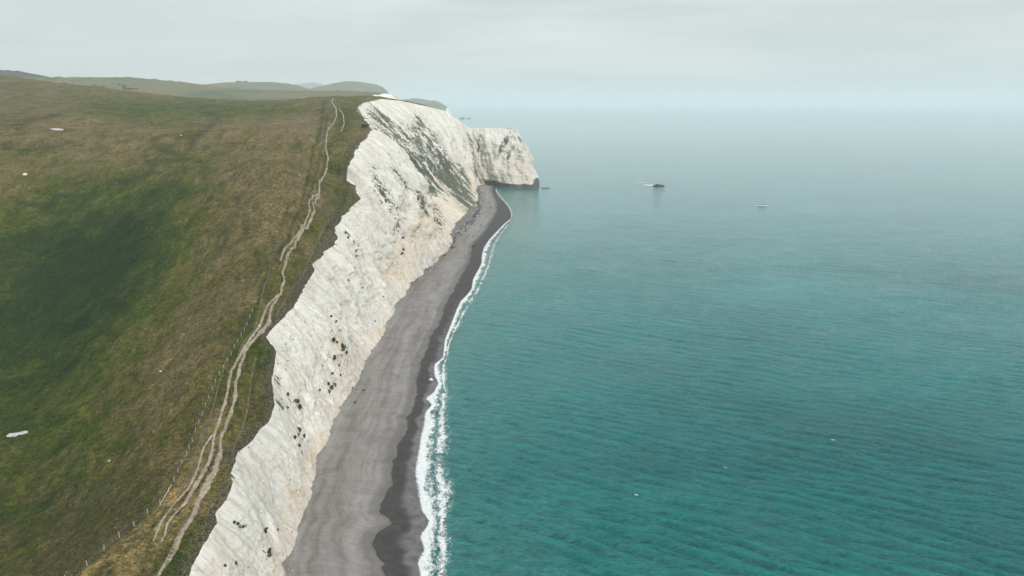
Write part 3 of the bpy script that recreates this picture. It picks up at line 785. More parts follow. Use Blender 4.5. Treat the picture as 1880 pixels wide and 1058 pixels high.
hz *= gust * far_f * 1.25
shore_x = np.interp(SY, ys, xwa)
dsh = SX - shore_x
hz *= sstep(-2, 12, dsh) * .9 + .1
shore = np.exp(-np.clip(dsh, 0, None) / 55) * (SY < 960) * .9
shore = np.maximum(shore, .5 * np.exp(-np.clip(dsh, 0, None) / 160) * (SY < 960))
sea = link_mesh('sea', np.stack([SX, SY, hz], -1).reshape(-1, 3), grid_faces(len(dep), len(ang))[:, ::-1], SEA, attrs={'shore': shore.ravel(), 'dist_fade': np.clip(1.25 * (250 / (SY + 90)) ** 1.45, .02, 1).ravel(), 'lift': np.clip(.40 + hz * 1.9, 0, 1).ravel()})
tag(sea, kind='structure')
# water behind and beside the drone, same surface, coarse
sv = [(-24, -400, 0), (6000, -400, 0), (6000, 55, 0), (121, 55, 0), (-88, 55, 0), (-88, -400, 0)]
s2 = link_mesh('sea', [(-100, -400, -.02), (6000, -400, -.02), (6000, 55.2, -.02), (-100, 55.2, -.02)], [(0, 1, 2, 3)], SEA)
tag(s2, kind='structure')

# ------------------------------------------------------------------ surf
out_px = [(820, 1058), (822, 1000), (818, 960), (825, 900), (815, 850), (820, 800), (818, 760), (822, 730), (817, 700), (820, 670), (824, 640), (836, 610), (850, 585), (864, 560), (882, 530), (895, 505), (905, 475), (912, 450), (926, 425), (941, 407), (942, 394), (937, 381), (927, 368), (918, 357), (916, 348)]
Ou = mono(ext(np.array([un(x, y, z=.2)[:2] for x, y in out_px]), -13))
fy = [60.0]
while fy[-1] < 905: fy.append(fy[-1] + max(.3, fy[-1] / 600))
fy = np.array(fy); xi = np.interp(fy, ys, xwa); xo = np.interp(fy, Ou[:, 1], Ou[:, 0])
xo = np.maximum(xo, xi + .8)
wdt = xo - xi
cf = np.linspace(-.12, 1.2, 44)[None, :]
FX = xi[:, None] + wdt[:, None] * cf; FY = np.broadcast_to(fy[:, None], FX.shape)
FZ = np.where(cf < 0, .3 + (-cf) * .3, .34) + 0 * FX
FZ = .30 + .30 * np.exp(-((cf - .25) / .3) ** 2) * np.clip(fbm(FX / 2, FY / 3, 1, 3) + .5, 0, 1) + 0 * FX + .10 * (cf < .1)
FZ += sstep(200, 600, FY) * .5
dens = np.where(cf < 0, 0.1 + (cf + .12) / .12 * .9, 0) + np.where(cf >= 0, 1.0 * np.exp(-(np.clip(cf - .16 * (1 + 1.5 * fbm(FY / 11, 0, 5, 2)), 0, 9) / .17) ** 1.4), 0)
dens += .42 * np.exp(-((cf - .78 - .1 * fbm(FY / 8, 0, 1, 2)) / .15) ** 2) * (fbm(FY / 16, 3, 0, 2) > -.35)
dens -= .25 * np.exp(-((cf - .55) / .1) ** 2)
dens *= 1 - sstep(.75, 1.18, cf + 0 * FY)
dens += .34 * fbm(FX / 1.2, FY / 3.2, 2, 5, .65) * (cf > .03) + .30 * fbm(FY / 17, 2, 2, 2) * sstep(.1, .3, cf)
dens = dens + (.16 + .12 * (1 - sstep(200, 320, FY))) * sstep(.2, .45, cf) * (1 - sstep(.85, 1.15, cf)) - .22 * sstep(300, 560, FY) - .15 * sstep(650, 900, FY)
surf = link_mesh('surf_foam', np.stack([FX, FY, FZ], -1).reshape(-1, 3), grid_faces(len(fy), cf.size)[:, ::-1], FOAM, attrs={'dens': dens.ravel(), 'uvs': np.stack([FX, FY, FZ], -1).reshape(-1, 3)})
tag(surf, 'white broken surf running along the edge of the dark shingle', kind='stuff')


# ------------------------------------------------------------------ paths
TROD = mat_path('trodden_turf', ((.09, .07, .045), (.14, .115, .07), (.20, .17, .115)), .7)


def path(pts, wpx, mat=PATH, name='path'):
    P = []
    for k in range(len(pts) - 1):
        n = max(2, int(math.hypot(pts[k + 1][0] - pts[k][0], pts[k + 1][1] - pts[k][1]) / 6))
        for j in range(n):
            t = j / n; P.append([pts[k][i] * (1 - t) + pts[k + 1][i] * t for i in (0, 1)] + [wpx[k] * (1 - t) + wpx[k + 1] * t])
    P.append(list(pts[-1]) + [wpx[-1]])
    W = []
    for x, y, wd in P:
        h = hit(x, y)
        if h is not None:
            d = h.y * CP + (H - h.z) * SP
            W.append((h.x, h.y, wd * d / F * (1.0 if y > 800 else 1.2)))
    W = np.array(W)
    # resample evenly
    s = np.r_[0, np.cumsum(np.hypot(np.diff(W[:, 0]), np.diff(W[:, 1])))]
    q = [0.0]
    while q[-1] < s[-1]:
        yy = np.interp(q[-1], s, W[:, 1]); q.append(q[-1] + max(.4, yy / 500))
    q = np.array(q); wx_, wy_, ww = [sm1(np.interp(q, s, W[:, i]), 9) for i in range(3)]
    ww = np.maximum(ww, .40) * (1 + .40 * fbm(q / 4.5, len(pts), 0, 3)); wx_ = wx_ + .22 * fbm(q / 8, 3 + len(pts), 0, 2)
    tx, ty = np.gradient(wx_), np.gradient(wy_); ln = np.hypot(tx, ty) + 1e-9
    nx, ny = ty / ln, -tx / ln
    V, ed = [], []
    cc = np.linspace(-1, 1, 9)
    for k in range(len(q)):
        for c in cc:
            x = wx_[k] + nx[k] * c * ww[k] * .62; y = wy_[k] + ny[k] * c * ww[k] * .62
            z = drop(x, y)
            z = (z if z is not None else V[-1][2]) + .07 + wy_[k] * .0007
            V.append((x, y, z)); ed.append(1 - abs(c) ** 1.6)
    ed = np.array(ed) * np.repeat(np.minimum(1, np.minimum(np.arange(len(q)), np.arange(len(q))[::-1]) / 6 + .2), len(cc))
    o = link_mesh(name, V, grid_faces(len(q), len(cc)), mat, attrs={'edge': ed})
    return tag(o, kind='structure')


path([(285, 1066), (291, 1056), (311, 1027), (325, 998), (338, 973), (355, 946), (367, 917), (379, 896), (391, 871), (401, 846), (407, 829), (404, 815), (408, 797), (414, 788), (420, 767), (427, 750), (432, 728), (434, 705), (441, 673), (449, 651),
      (457, 635), (470, 620), (484, 608), (493, 596), (495, 578), (506, 552), (517, 539), (518, 526), (523, 516), (518, 503), (524, 488), (529, 467), (542, 450), (552, 429), (568, 411), (578, 388), (574, 373), (585, 362), (588, 350), (586, 338),
      (597, 320), (603, 292), (598, 273), (600, 248), (604, 236), (613, 226), (618, 214), (617, 199), (609, 189), (612, 181)],
     [6, 7, 9, 11, 10, 8, 10, 13, 13, 10, 6, 5, 5, 5, 5, 5, 5, 5, 4.5, 4.5, 4.5, 4.5, 5.5, 5, 4] + [3.2] * 10 + [2.6] * 7 + [2.2] * 8)
path([(280, 1000), (285, 987), (296, 959), (313, 937), (325, 920), (340, 907), (352, 888), (362, 866), (368, 844), (373, 824), (386, 805), (394, 797)], [2, 4, 4.5, 5, 5, 5, 4.5, 4, 4, 4, 4, 4])
path([(294, 1004), (300, 988), (308, 961), (325, 941), (342, 924), (357, 898), (372, 871), (386, 844), (390, 824), (391, 812), (396, 795), (403, 773), (410, 750), (418, 719), (425, 682), (439, 658), (454, 630), (468, 612), (479, 599), (482, 582), (494, 559), (509, 543), (517, 537)],
     [2, 4, 4.5, 5, 6, 8, 9, 8, 5, 4.5, 4.5, 4.5, 4.5, 4.5, 4.5, 4.5, 4.5, 4.5, 4, 3.5, 3, 3, 3])
path([(515, 483), (518, 470), (523, 458), (537, 444), (547, 432), (557, 414), (571, 388), (566, 375), (572, 366), (585, 355)], [2, 2.4, 2.4, 2.4, 2.4, 2.2, 2.2, 2.2, 2.2, 2])
path([(325, 917), (342, 885), (355, 851), (362, 822), (372, 798), (384, 770)], [3.5, 3.5, 3.5, 3.5, 3, 3], mat=TROD)
path([(626, 245), (632, 228), (630, 212), (622, 200)], [1.6, 1.8, 1.8, 1.6])
path([(582, 300), (590, 262), (594, 225)], [1.6, 1.8, 1.6], mat=TROD)
path([(340, 900), (352, 872), (360, 846), (371, 812), (382, 782), (394, 740), (402, 705), (415, 665)], [3, 3, 3, 3, 3, 2.5, 2.5, 2], mat=TROD)
path([(424, 838), (440, 800), (452, 765), (458, 725), (462, 690), (470, 655)], [2.5, 3, 3, 3, 2.5, 2], mat=TROD)
path([(300, 1050), (314, 1015), (330, 978), (346, 948)], [6, 7, 6, 4], mat=TROD)
path([(418, 700), (432, 664), (447, 632), (470, 602), (476, 575), (480, 545), (490, 515), (498, 490)], [2, 2.5, 2.5, 2.5, 2.5, 2, 2, 2], mat=TROD)
path([(505, 585), (530, 540), (560, 500), (572, 470), (590, 430), (606, 400)], [1.6, 1.6, 1.6, 1.6, 1.6, 1.5], mat=TROD)


# ------------------------------------------------------------------ far hills
def ridge(name, pts, d, mat, front=500, drop_z=90, back=600, heath=None, coast_px=None, jag=0.0, n=360, chalk_face=None):
    xs = np.array([p[0] for p in pts], float); yv = np.array([p[1] for p in pts], float)
    q = np.linspace(xs[0], xs[-1], n); py = np.interp(q, xs, yv)
    py = sm1(py, 2)
    W = np.array([un(a, b, d=d) for a, b in zip(q, py)])
    tf = np.concatenate([-np.linspace(1, 0, 50) ** 1.3, np.linspace(0, 1, 14)[1:]])
    Tq = tf[None, :]
    XX = W[:, 0][:, None] * (1 + Tq * 0) + 0 * Tq
    YY = W[:, 1][:, None] + np.where(Tq < 0, Tq * front, Tq * back)
    zt = W[:, 2][:, None]
    ZZ = np.where(Tq < 0, zt - drop_z * (-Tq) ** 1.35, zt - 160 * Tq ** 1.6)
    sc_ = front / 500
    ZZ = ZZ + np.where(Tq < 0, 1, 0) * fbm(XX / (170 * sc_), YY / (170 * sc_), d, 4) * 11 * sc_ * np.sqrt(np.abs(Tq)) * sstep(0, .1, np.abs(Tq))
    ZZ = np.maximum(ZZ, -2)
    if jag: ZZ = ZZ + jag * np.clip(fbm(XX / 22, 0, 3, 3), 0, 1) * np.exp(-(Tq / .04) ** 2)
    at = {'coast': np.zeros(XX.size)}
    qq = np.broadcast_to(q[:, None], XX.shape)
    if coast_px: at['coast'] = (qq > coast_px).astype(float).ravel()
    if coast_px and chalk_face:
        fa = (qq > chalk_face + 4 * fbm(YY / 60, ZZ / 12, 1, 3)) & (Tq < -.004 - .004 * fbm(XX / 20, 0, 2, 2)) & (Tq > -.6)
        at['coast'] = np.where(fa, 2.0, (qq > coast_px) * 1.0).ravel()
    if heath is not None:
        _, qy, _ = project(np.stack([XX, YY, ZZ], -1))
        at['heath'] = heath(qq, qy).ravel()
    o = link_mesh(name, np.stack([XX, YY, ZZ], -1).reshape(-1, 3), grid_faces(n, tf.size)[:, ::-1], mat, attrs=at)
    return tag(o, kind='structure')


ridge('hill', [(-250, 112), (-100, 118), (0, 129), (30, 131), (60, 136), (75, 141), (100, 143), (150, 142), (200, 142.5), (235, 142), (270, 145), (345, 152), (400, 160), (450, 164), (540, 167), (640, 167), (690, 170), (712, 172.5), (722, 176), (731, 183), (738, 195), (744, 262)],
      1900, HILLH, front=800, drop_z=100, coast_px=688, jag=3.5, chalk_face=706,
      heath=lambda x, y: np.clip((1 - sstep(60, 130, x)) * (1 - sstep(140, 152, y)), 0, 1), n=700)
ridge('hill', [(330, 175), (360, 159), (385, 156), (430, 152), (455, 151), (500, 151), (525, 153), (550, 158), (568, 164), (600, 176)], 3000, HILL, front=700, drop_z=70, jag=1.0)
ridge('hill', [(520, 180), (545, 163), (560, 156), (576, 151.5), (590, 154), (612, 163), (640, 175)], 7500, HILL, front=1500, drop_z=120)
ridge('hill', [(540, 176), (575, 163), (600, 156), (625, 151), (640, 149), (665, 151), (690, 155), (700, 159), (706, 166), (712, 173), (718, 186), (724, 225)], 3800, HILL, front=900, drop_z=120)
ridge('headland', [(690, 192), (735, 184), (752, 182), (758, 180.5), (775, 182), (790, 185), (797, 184.5), (806, 187), (816, 193), (821, 196), (825, 205), (828, 212), (831, 222)], 4300, HILL, front=260, drop_z=90, coast_px=640, jag=2.5)


# ------------------------------------------------------------------ vegetation builders
def leaf_cloud(n, rx, ry, rz, size, rnd, hollow=.35, lump=3):
    """many small leaf-sized triangles spread through lumpy crown volume"""
    cs = [(rnd.normal(0, .42) * rx, rnd.normal(0, .42) * ry, (.45 + rnd.normal(0, .22)) * rz, rnd.uniform(.45, .75)) for _ in range(lump)]
    V = np.zeros((n * 3, 3)); c = np.array([cs[i % lump] for i in range(n)])
    dirs = rnd.normal(size=(n, 3)); dirs /= np.linalg.norm(dirs, axis=1)[:, None]
    rad = rnd.uniform(hollow, 1, n) ** .5 * c[:, 3]
    ctr = c[:, :3] + dirs * rad[:, None] * np.array([rx, ry, rz * .6])
    ctr[:, 2] = np.abs(ctr[:, 2])
    for j in range(3):
        V[j::3] = ctr + rnd.normal(size=(n, 3)) * size
    return V, np.arange(n * 3).reshape(n, 3)


def bush(loc, rx, ry, rz, leafsize, n, label, cat='bush', group=None, mat=LEAF, name='bush', seed=0, lump=4, stem=True):
    rnd = np.random.default_rng(seed)
    root = bpy.data.objects.new(name, None); sc.collection.objects.link(root); root.location = loc
    tag(root, label, cat, group)
    V, Fc = leaf_cloud(n, rx, ry, rz, leafsize, rnd, lump=lump)
    link_mesh('crown', V, Fc, mat, root, smooth=False)
    if stem:
        SV, SF = [], []
        for s in range(3):
            a0 = rnd.uniform(0, 6.28); ex = np.array([math.cos(a0) * rx * .35, math.sin(a0) * ry * .35, rz * .7]); r0 = max(.04, rz * .045)
            b0 = len(SV)
            for t, r in ((-.15, r0 * 1.3), (.5, r0), (1.0, r0 * .5)):
                for k in range(5):
                    SV.append((ex[0] * t + r * math.cos(k * 1.257), ex[1] * t + r * math.sin(k * 1.257), ex[2] * t))
            for rr in range(2):
                for k in range(5):
                    SF.append((b0 + rr * 5 + k, b0 + rr * 5 + (k + 1) % 5, b0 + rr * 5 + 5 + (k + 1) % 5, b0 + rr * 5 + 5 + k))
        link_mesh('trunk', SV, SF, BARK, root)
    return root


# ------------------------------------------------------------------ fence
def box_verts(x, y, z0, z1, r, lean=(0, 0)):
    a = []
    for z, s in ((z0, 1), (z1 - .04, .95), (z1, .6)):
        t = (z - z0)
        for k in range(6):
            th = k * math.pi / 3
            a.append((x + r * s * math.cos(th) + lean[0] * t, y + r * s * math.sin(th) + lean[1] * t, z))
    f = []
    for q in range(2):
        for k in range(6):
            f.append((q * 6 + k, q * 6 + (k + 1) % 6, q * 6 + 6 + (k + 1) % 6, q * 6 + 6 + k))
    f += [(12, 13, 14, 15), (12, 15, 16, 17)]
    return a, f


fp = fline[1:] + [(480, 540), (503, 485), (522, 445), (545, 395), (560, 350)]
FW = [hit(*p) for p in fp]; FW = [np.array(h) for h in FW if h is not None]
FW = np.array([FW[0] + (FW[0] - FW[1]) * 1.6] + FW)
sF = np.r_[0, np.cumsum(np.hypot(np.diff(FW[:, 0]), np.diff(FW[:, 1])))]
fence = bpy.data.objects.new('fence', None); sc.collection.objects.link(fence); fence.location = tuple(FW[1])
tag(fence, 'old post and wire fence along the edge of the steep grass slope beside the tracks', 'fence')
fo = FW[1]
tops = []
q = 0.0; rnd = np.random.default_rng(5)
while q < min(sF[-1], 125) and len(tops) < 95:
    x, y = np.interp(q, sF, FW[:, 0]), np.interp(q, sF, FW[:, 1]); z = drop(x, y)
    if z is not None:
        ln = (rnd.normal(0, .05), rnd.normal(0, .05)); hh = rnd.uniform(1.15, 1.35)
        v, f = box_verts(x - fo[0], y - fo[1], z - fo[2] - .3, z - fo[2] + hh, .085, ln)
        link_mesh('post', v, f, WOODG, fence, smooth=False)
        tops.append((x - fo[0] + ln[0] * hh, y - fo[1] + ln[1] * hh, z - fo[2] + hh))
    q += 3.7 + rnd.uniform(-.3, .3) if q > 30 else 4.05
for lv in (.12, .5, .9):
    V, Fc = [], []
    for (x, y, z) in tops:
        for k in range(3):
            V.append((x + .012 * math.cos(k * 2.09), y, z - lv + .012 * math.sin(k * 2.09)))
    for i in range(len(tops) - 1):
        for k in range(3):
            Fc.append((i * 3 + k, i * 3 + (k + 1) % 3, i * 3 + 3 + (k + 1) % 3, i * 3 + 3 + k))
    link_mesh('wire', V, Fc, WIRE, fence)
# the long pale rail leaning between two posts
a, b = hit(293, 930), hit(316, 897)
if a and b:
    a = np.array(a) + (0, 0, .15) - fo; b = np.array(b) + (0, 0, .95) - fo
    V, Fc = [], []
    for p_ in (a, (a + b) / 2 + (0, 0, .06), b):
        for k in range(6): V.append((p_[0] + .09 * math.cos(k * 1.047), p_[1], p_[2] + .09 * math.sin(k * 1.047)))
    for r_ in range(2):
        for k in range(6): Fc.append((r_ * 6 + k, r_ * 6 + (k + 1) % 6, r_ * 6 + 6 + (k + 1) % 6, r_ * 6 + 6 + k))
    link_mesh('rail', V, Fc, WOODG, fence)


# ------------------------------------------------------------------ rocks
def rock(name, loc, sx, sy, sz, label, cat, mat, seed, sub=4, group=None, sink=.25, rotz=0.0, rough=.5):
    bm = bmesh.new(); bmesh.ops.create_icosphere(bm, subdivisions=sub, radius=1.0)
    P = np.array([v.co[:] for v in bm.verts]); f = [[v.index for v in fc.verts] for fc in bm.faces]; bm.free()
    r = 1 + rough * fbm(P[:, 0] * 1.1 + seed, P[:, 1] * 1.1, P[:, 2] * 1.1, 4) + .12 * rough * ridged(P[:, 0] * 3, P[:, 1] * 3, P[:, 2] * 3 + seed, 2)
    P = P * r[:, None] * (sx, sy, sz)
    P[:, 2] -= sz * sink * .5
    o = link_mesh(name, P, f, mat, smooth=False); o.location = loc; o.rotation_euler.z = rotz
    return tag(o, label, cat, group)


p = un(1209, 341.5, z=.4)
rock('sea_rock', tuple(p), 6.2, 4.5, 2.6, 'low dark rock standing out of the open sea right of the headland', 'rock', ROCKD, 3, rotz=-.15)
p = un(1399, 377, z=.2)
rock('sea_rock', tuple(p), 3.6, 2.2, .7, 'small dark rock almost awash in white water, farther right at sea', 'rock', ROCKD, 9)
p = un(1001, 345.5, z=.2)
rock('sea_rock', tuple(p), 5, 1.3, .5, 'thin low reef just off the foot of the white headland', 'rock', ROCKD, 5, rotz=-.2)
p = un(849, 218, z=.5)
rock('sea_rock', tuple(p), 18, 12, 9, 'longer of two faint rocks in the haze beyond the headland', 'rock', ROCKD, 12, sub=3)
p = un(861, 218.5, z=.5)
rock('sea_rock', tuple(p), 10, 8, 8, 'shorter right one of two faint rocks in the haze beyond the headland', 'rock', ROCKD, 15, sub=3)
h = hit(32, 797)
def slab(px, py, lx, ly, lz, label, ends, seed, name='chalk_slab', cat='chalk slab'):
    h = hit(px, py); e0, e1 = hit(*ends[0]), hit(*ends[1]); rz = math.atan2(e1.y - e0.y, e1.x - e0.x)
    rnd = np.random.default_rng(seed); n = 26; V = []; Fc = []
    c, s = math.cos(rz), math.sin(rz)
    for lev in range(3):
        for k in range(n):
            th = 2 * math.pi * k / n
            ce = abs(math.cos(th)) ** .5 * np.sign(math.cos(th)); se = abs(math.sin(th)) ** .6 * np.sign(math.sin(th))
            rr = (1 + .10 * perlin(k * .9 + seed, 0.5, 0)) * (1, .98, .90)[lev]
            x, y = ce * lx * rr, se * ly * rr
            X_, Y_ = x * c - y * s, x * s + y * c
            zg = (drop(h.x + X_, h.y + Y_) or h.z) - h.z
            V.append((X_, Y_, zg + (-.15, lz * .8, lz)[lev] + (.03 * perlin(k * 1.7, 3, seed))))
    V.append((0, 0, lz + ((drop(h.x, h.y) or h.z) - h.z)))
    for lev in range(2):
        for k in range(n): Fc.append((lev * n + k, lev * n + (k + 1) % n, lev * n + n + (k + 1) % n, lev * n + n + k))
    for k in range(n): Fc.append((2 * n + k, 2 * n + (k + 1) % n, 3 * n, 3 * n))
    me = bpy.data.meshes.new(name); me.from_pydata([tuple(map(float, v)) for v in V], [], [f if f[2] != f[3] else f[:3] for f in Fc]); me.update()
    me.materials.append(SLABM)
    o = bpy.data.objects.new(name, me); sc.collection.objects.link(o); o.location = h
    return tag(o, label, cat)
slab(32, 797, 2.7, .85, .12, 'long pale flat slab lying in dark grass near the left edge', ((12, 803), (54, 793)), 2)
slab(105, 238, 3.6, 1.0, .2, 'thin pale streak of bare chalk on the brown hillside', ((95, 236.5), (116, 238)), 5)
for i, (px, py, r_, lab) in enumerate([(46, 321, .9, 'pale boulder with a green patch below it on the left hillside'), (161, 226, .42, 'tiny white stone on the upper left hillside above the chalk streak'), (333, 249, .42, 'tiny white stone beside the curved green gully'),
                                       (295, 682, .28, 'small white stone on brown turf in the middle of the slope'), (201, 846, .22, 'small white stone on dark turf left of the fence')]):
    h = hit(px, py)
    if h: rock('stone', (h.x, h.y, h.z + r_ * .2), r_ * 1.4, r_, r_ * .7, lab, 'stone', ROCKW, 20 + i, sub=3)
p = un(791, 697, z=.9)
rock('boulder', tuple(p), .75, .6, .5, 'white chalk boulder at the edge of the surf on dark shingle', 'boulder', ROCKW, 31, sub=3)
# beach debris
bb = [(668, 716), (652, 738), (748, 617), (700, 668)]
for i, (px, py) in enumerate(bb[:2]):
    p = un(px, py, z=3.9)
    rock('stone', tuple(p), .5, .35, .25, ['small dark stone on the dry grey shingle, the one nearer the sea', 'small dark stone on the dry grey shingle, the one nearer the cliff'][i], 'stone', ROCKD, 41 + i, sub=3)

# chalk and weed covered boulders fallen along the foot of the far cliff: too many to count
bm = bmesh.new(); bmesh.ops.create_icosphere(bm, subdivisions=1, radius=1.0)
IP = np.array([v.co[:] for v in bm.verts]); IF = np.array([[v.index for v in fc.verts] for fc in bm.faces]); bm.free()
def rubble(n, y0, y1, spread, smin, smax, mat, label, seed):
    g = np.random.default_rng(seed); yy = g.uniform(y0, y1, n); off = g.exponential(spread, n)
    xx = baseX(yy) + off - .5
    V, Fc = [], []
    for k in range(n):
        r_ = g.uniform(smin, smax) * (1 if g.random() > .1 else 1.8); j = IP * (1 + .35 * g.normal(size=(len(IP), 1))) * (r_ * g.uniform(.7, 1.4), r_ * g.uniform(.7, 1.4), r_ * .7)
        zb = np.interp(xx[k], [baseX(yy[k]) - 9, np.interp(yy[k], ys, xwt)], [4.6, 1.5])
        V.append(j + (xx[k], yy[k], zb)); Fc.append(IF + k * len(IP))
    o = link_mesh('rubble', np.concatenate(V), np.concatenate(Fc), mat, smooth=False)
    tag(o, label, kind='stuff')
rubble(300, 440, 900, 4.0, .3, .85, ROCKD, 'dark weedy boulders strewn along the foot of the far cliff', 3)
rubble(260, 130, 640, .8, .06, .20, ROCKW, 'small white chalk rubble along the foot of the near cliff', 4)

# white water round the rocks and whitecaps
def whitecap(px, py, lx, ly, label, rz=-.4, seed=1, group=None, z=.35):
    p = un(px, py, z=z); n, m = 26, 14
    u = np.linspace(-1, 1, n)[:, None]; v = np.linspace(-1, 1, m)[None, :]
    c, s = math.cos(rz), math.sin(rz)
    x, y = u * lx + 0 * v, v * ly + 0 * u
    dn = (1.7 if lx > 5 else 1.15) - 1.9 * np.hypot(u, v) ** 1.2
    V = np.stack([x * c - y * s, x * s + y * c, .12 * np.exp(-3 * v * v) * (1 - u * u) + .02 * rng.normal(size=x.shape)], -1)
    o = link_mesh('whitecap', V.reshape(-1, 3), grid_faces(n, m), FOAM, attrs={'dens': dn.ravel(), 'uvs': V.reshape(-1, 3)})
    o.location = tuple(p)
    return tag(o, label, 'whitecap', group)
whitecap(1197, 340.5, 18, 8, 'white water breaking left of the dark sea rock', -.3)
whitecap(1177, 336, 10, 3.5, 'short white streak left of the white water by the sea rock', -.2)
whitecap(1400, 378, 9, 4, 'white water round the small awash rock at sea', -.2)
whitecap(1168, 909, 1.1, .5, 'small pale splash on the teal water below the middle right', -.4)
whitecap(1535, 905, 1.8, .5, 'small white breaking crest on the teal water at lower right', -.4)
whitecap(1529, 808, 1.3, .4, 'faint white fleck on a swell above the lower right crest', -.4)


# ------------------------------------------------------------------ gull
def gull(px, py, z, label):
    p = un(px, py, z=z); wm = simple('gull_white', (.78, .78, .78), (.85, .85, .85)); gm = simple('gull_grey', (.35, .37, .4))
    root = bpy.data.objects.new('gull', None); sc.collection.objects.link(root); root.location = tuple(p); root.rotation_euler = (0, .45, 1.1)
    tag(root, label, 'gull')
    V, Fc = [], []
    prof = [(-.32, .004), (-.26, .035), (-.12, .07), (.02, .085), (.14, .075), (.2, .05), (.25, .055), (.30, .04), (.35, .012), (.39, .003)]
    for x, r in prof:
        for k in range(10): V.append((x, r * math.cos(k * .628), r * .9 * math.sin(k * .628)))
    for i in range(len(prof) - 1):
        for k in range(10): Fc.append((i * 10 + k, i * 10 + (k + 1) % 10, i * 10 + 10 + (k + 1) % 10, i * 10 + 10 + k))
    link_mesh('body', V, Fc, wm, root)
    for s in (-1, 1):
        V, Fc = [], []
        st = [(.05, .16, 0, .20, .03), (.22, .17, .08, .19, .025), (.42, .14, .13, .16, .02), (.58, .04, .11, .11, .012), (.70, -.06, .07, .03, .004)]
        for y, x0, z0, ch, th in st:
            V += [(x0, s * y, z0), (x0 - ch * .4, s * y, z0 + th), (x0 - ch, s * y, z0 - .005), (x0 - ch * .4, s * y, z0 - th)]
        for i in range(len(st) - 1):
            for k in range(4): Fc.append((i * 4 + k, i * 4 + (k + 1) % 4, i * 4 + 4 + (k + 1) % 4, i * 4 + 4 + k))
        link_mesh('wing', V, Fc, gm if s > 5 else wm, root)
    return root
gull(1332, 859, 22, 'white gull flying low over the teal water at lower right')


# ------------------------------------------------------------------ walker on the ridge
def person(px, py, label):
    h = hit(px, py) or hit(px, py + 2)
    if h is None: return
    V = [(0, 0, .92), (0, 0, 1.15), (0, 0, 1.42), (0, 0, 1.52), (0, .01, 1.66), (.11, 0, .88), (.13, .16, .48), (.13, .10, .07), (.13, .22, .04), (-.11, 0, .88), (-.12, -.14, .48), (-.12, -.26, .09), (-.12, -.15, .04),
         (.19, 0, 1.40), (.27, -.08, 1.12), (.25, .06, .88), (-.19, 0, 1.40), (-.27, .08, 1.12), (-.25, .20, .90)]
    Eg = [(0, 1), (1, 2), (2, 3), (3, 4), (0, 5), (5, 6), (6, 7), (7, 8), (0, 9), (9, 10), (10, 11), (11, 12), (2, 13), (13, 14), (14, 15), (2, 16), (16, 17), (17, 18)]
    Rr = [.15, .15, .16, .07, .11, .10, .07, .045, .035, .10, .07, .045, .035, .07, .05, .035, .07, .05, .035]
    me = bpy.data.meshes.new('person'); me.from_pydata(V, Eg, []); o = bpy.data.objects.new('person', me); sc.collection.objects.link(o)
    sk = o.modifiers.new('skin', 'SKIN'); o.modifiers.new('sub', 'SUBSURF').levels = 1
    for i, r in enumerate(Rr): me.skin_vertices[0].data[i].radius = (r, r)
    me.skin_vertices[0].data[0].use_root = True
    me.materials.append(simple('dark_clothes', (.03, .035, .05)))
    o.location = (h.x, h.y, h.z - .01); o.rotation_euler.z = 2.8
    return tag(o, label, 'person')
person(614, 180.5, 'person in dark clothes standing where the path meets the skyline')

# dark frame on the headland: two uprights and a rail
p = un(936, 237.5, d=944)
fr = bpy.data.objects.new('railing', None); sc.collection.objects.link(fr)
fr.location = tuple(p); tag(fr, 'small dark broken railing on the flat top of the white headland', 'railing')
for x, hh in ((-3.0, 2.6), (-.5, 1.3), (2.6, 1.4)):
    v, f = box_verts(x, 0, -1.2, hh, .22, (.02, 0)); link_mesh('post', v, f, ROCKD, fr, smooth=False)
V, Fc = [], []
for x, z in ((-3.2, 1.0), (0, .85), (2.9, .95)):
    V += [(x, -.12, z - .15), (x, .12, z - .15), (x, .12, z + .15), (x, -.12, z + .15)]
for i in range(2):
    for k in range(4): Fc.append((i * 4 + k, i * 4 + (k + 1) % 4, i * 4 + 4 + (k + 1) % 4, i * 4 + 4 + k))
link_mesh('rail', V, Fc, ROCKD, fr, smooth=False)

# ------------------------------------------------------------------ bushes on the cliff face
cl = [(618, 592, .9), (622, 607, 1.0), (609, 582, .7), (613, 623, 1.4), (618, 630, 1.1), (628, 640, 2.2), (636, 648, 1.4), (616, 656, 1.3), (609, 687, .9), (624, 690, 1.1), (603, 704, 1.1), (612, 712, 2.0), (604, 722, 1.6), (622, 672, .8),
      (545, 736, 1.4), (552, 745, 1.3), (529, 725, .8), (528, 748, .9), (587, 716, .8), (551, 790, 1.2), (558, 800, 1.0), (540, 803, .9), (553, 832, 1.4), (549, 818, .8), (548, 798, .8), (655, 460, 1.5), (650, 445, 1.1), (657, 470, 1.2), (634, 428, 1.0), (640, 436, 1.1),
      (437, 962, .8), (444, 968, .9), (431, 958, .6), (486, 977, .7), (490, 972, .6), (493, 1012, .8), (496, 1020, .6), (435, 1036, .5), (415, 1038, .4), (510, 975, .6), (741, 437, 1.4), (742, 458, 1.6), (739, 465, 1.2), (666, 528, .8), (704, 545, .6), (689, 590, .6), (655, 636, .8), (652, 655, .7), (592, 672, .5), (640, 515, .6)]
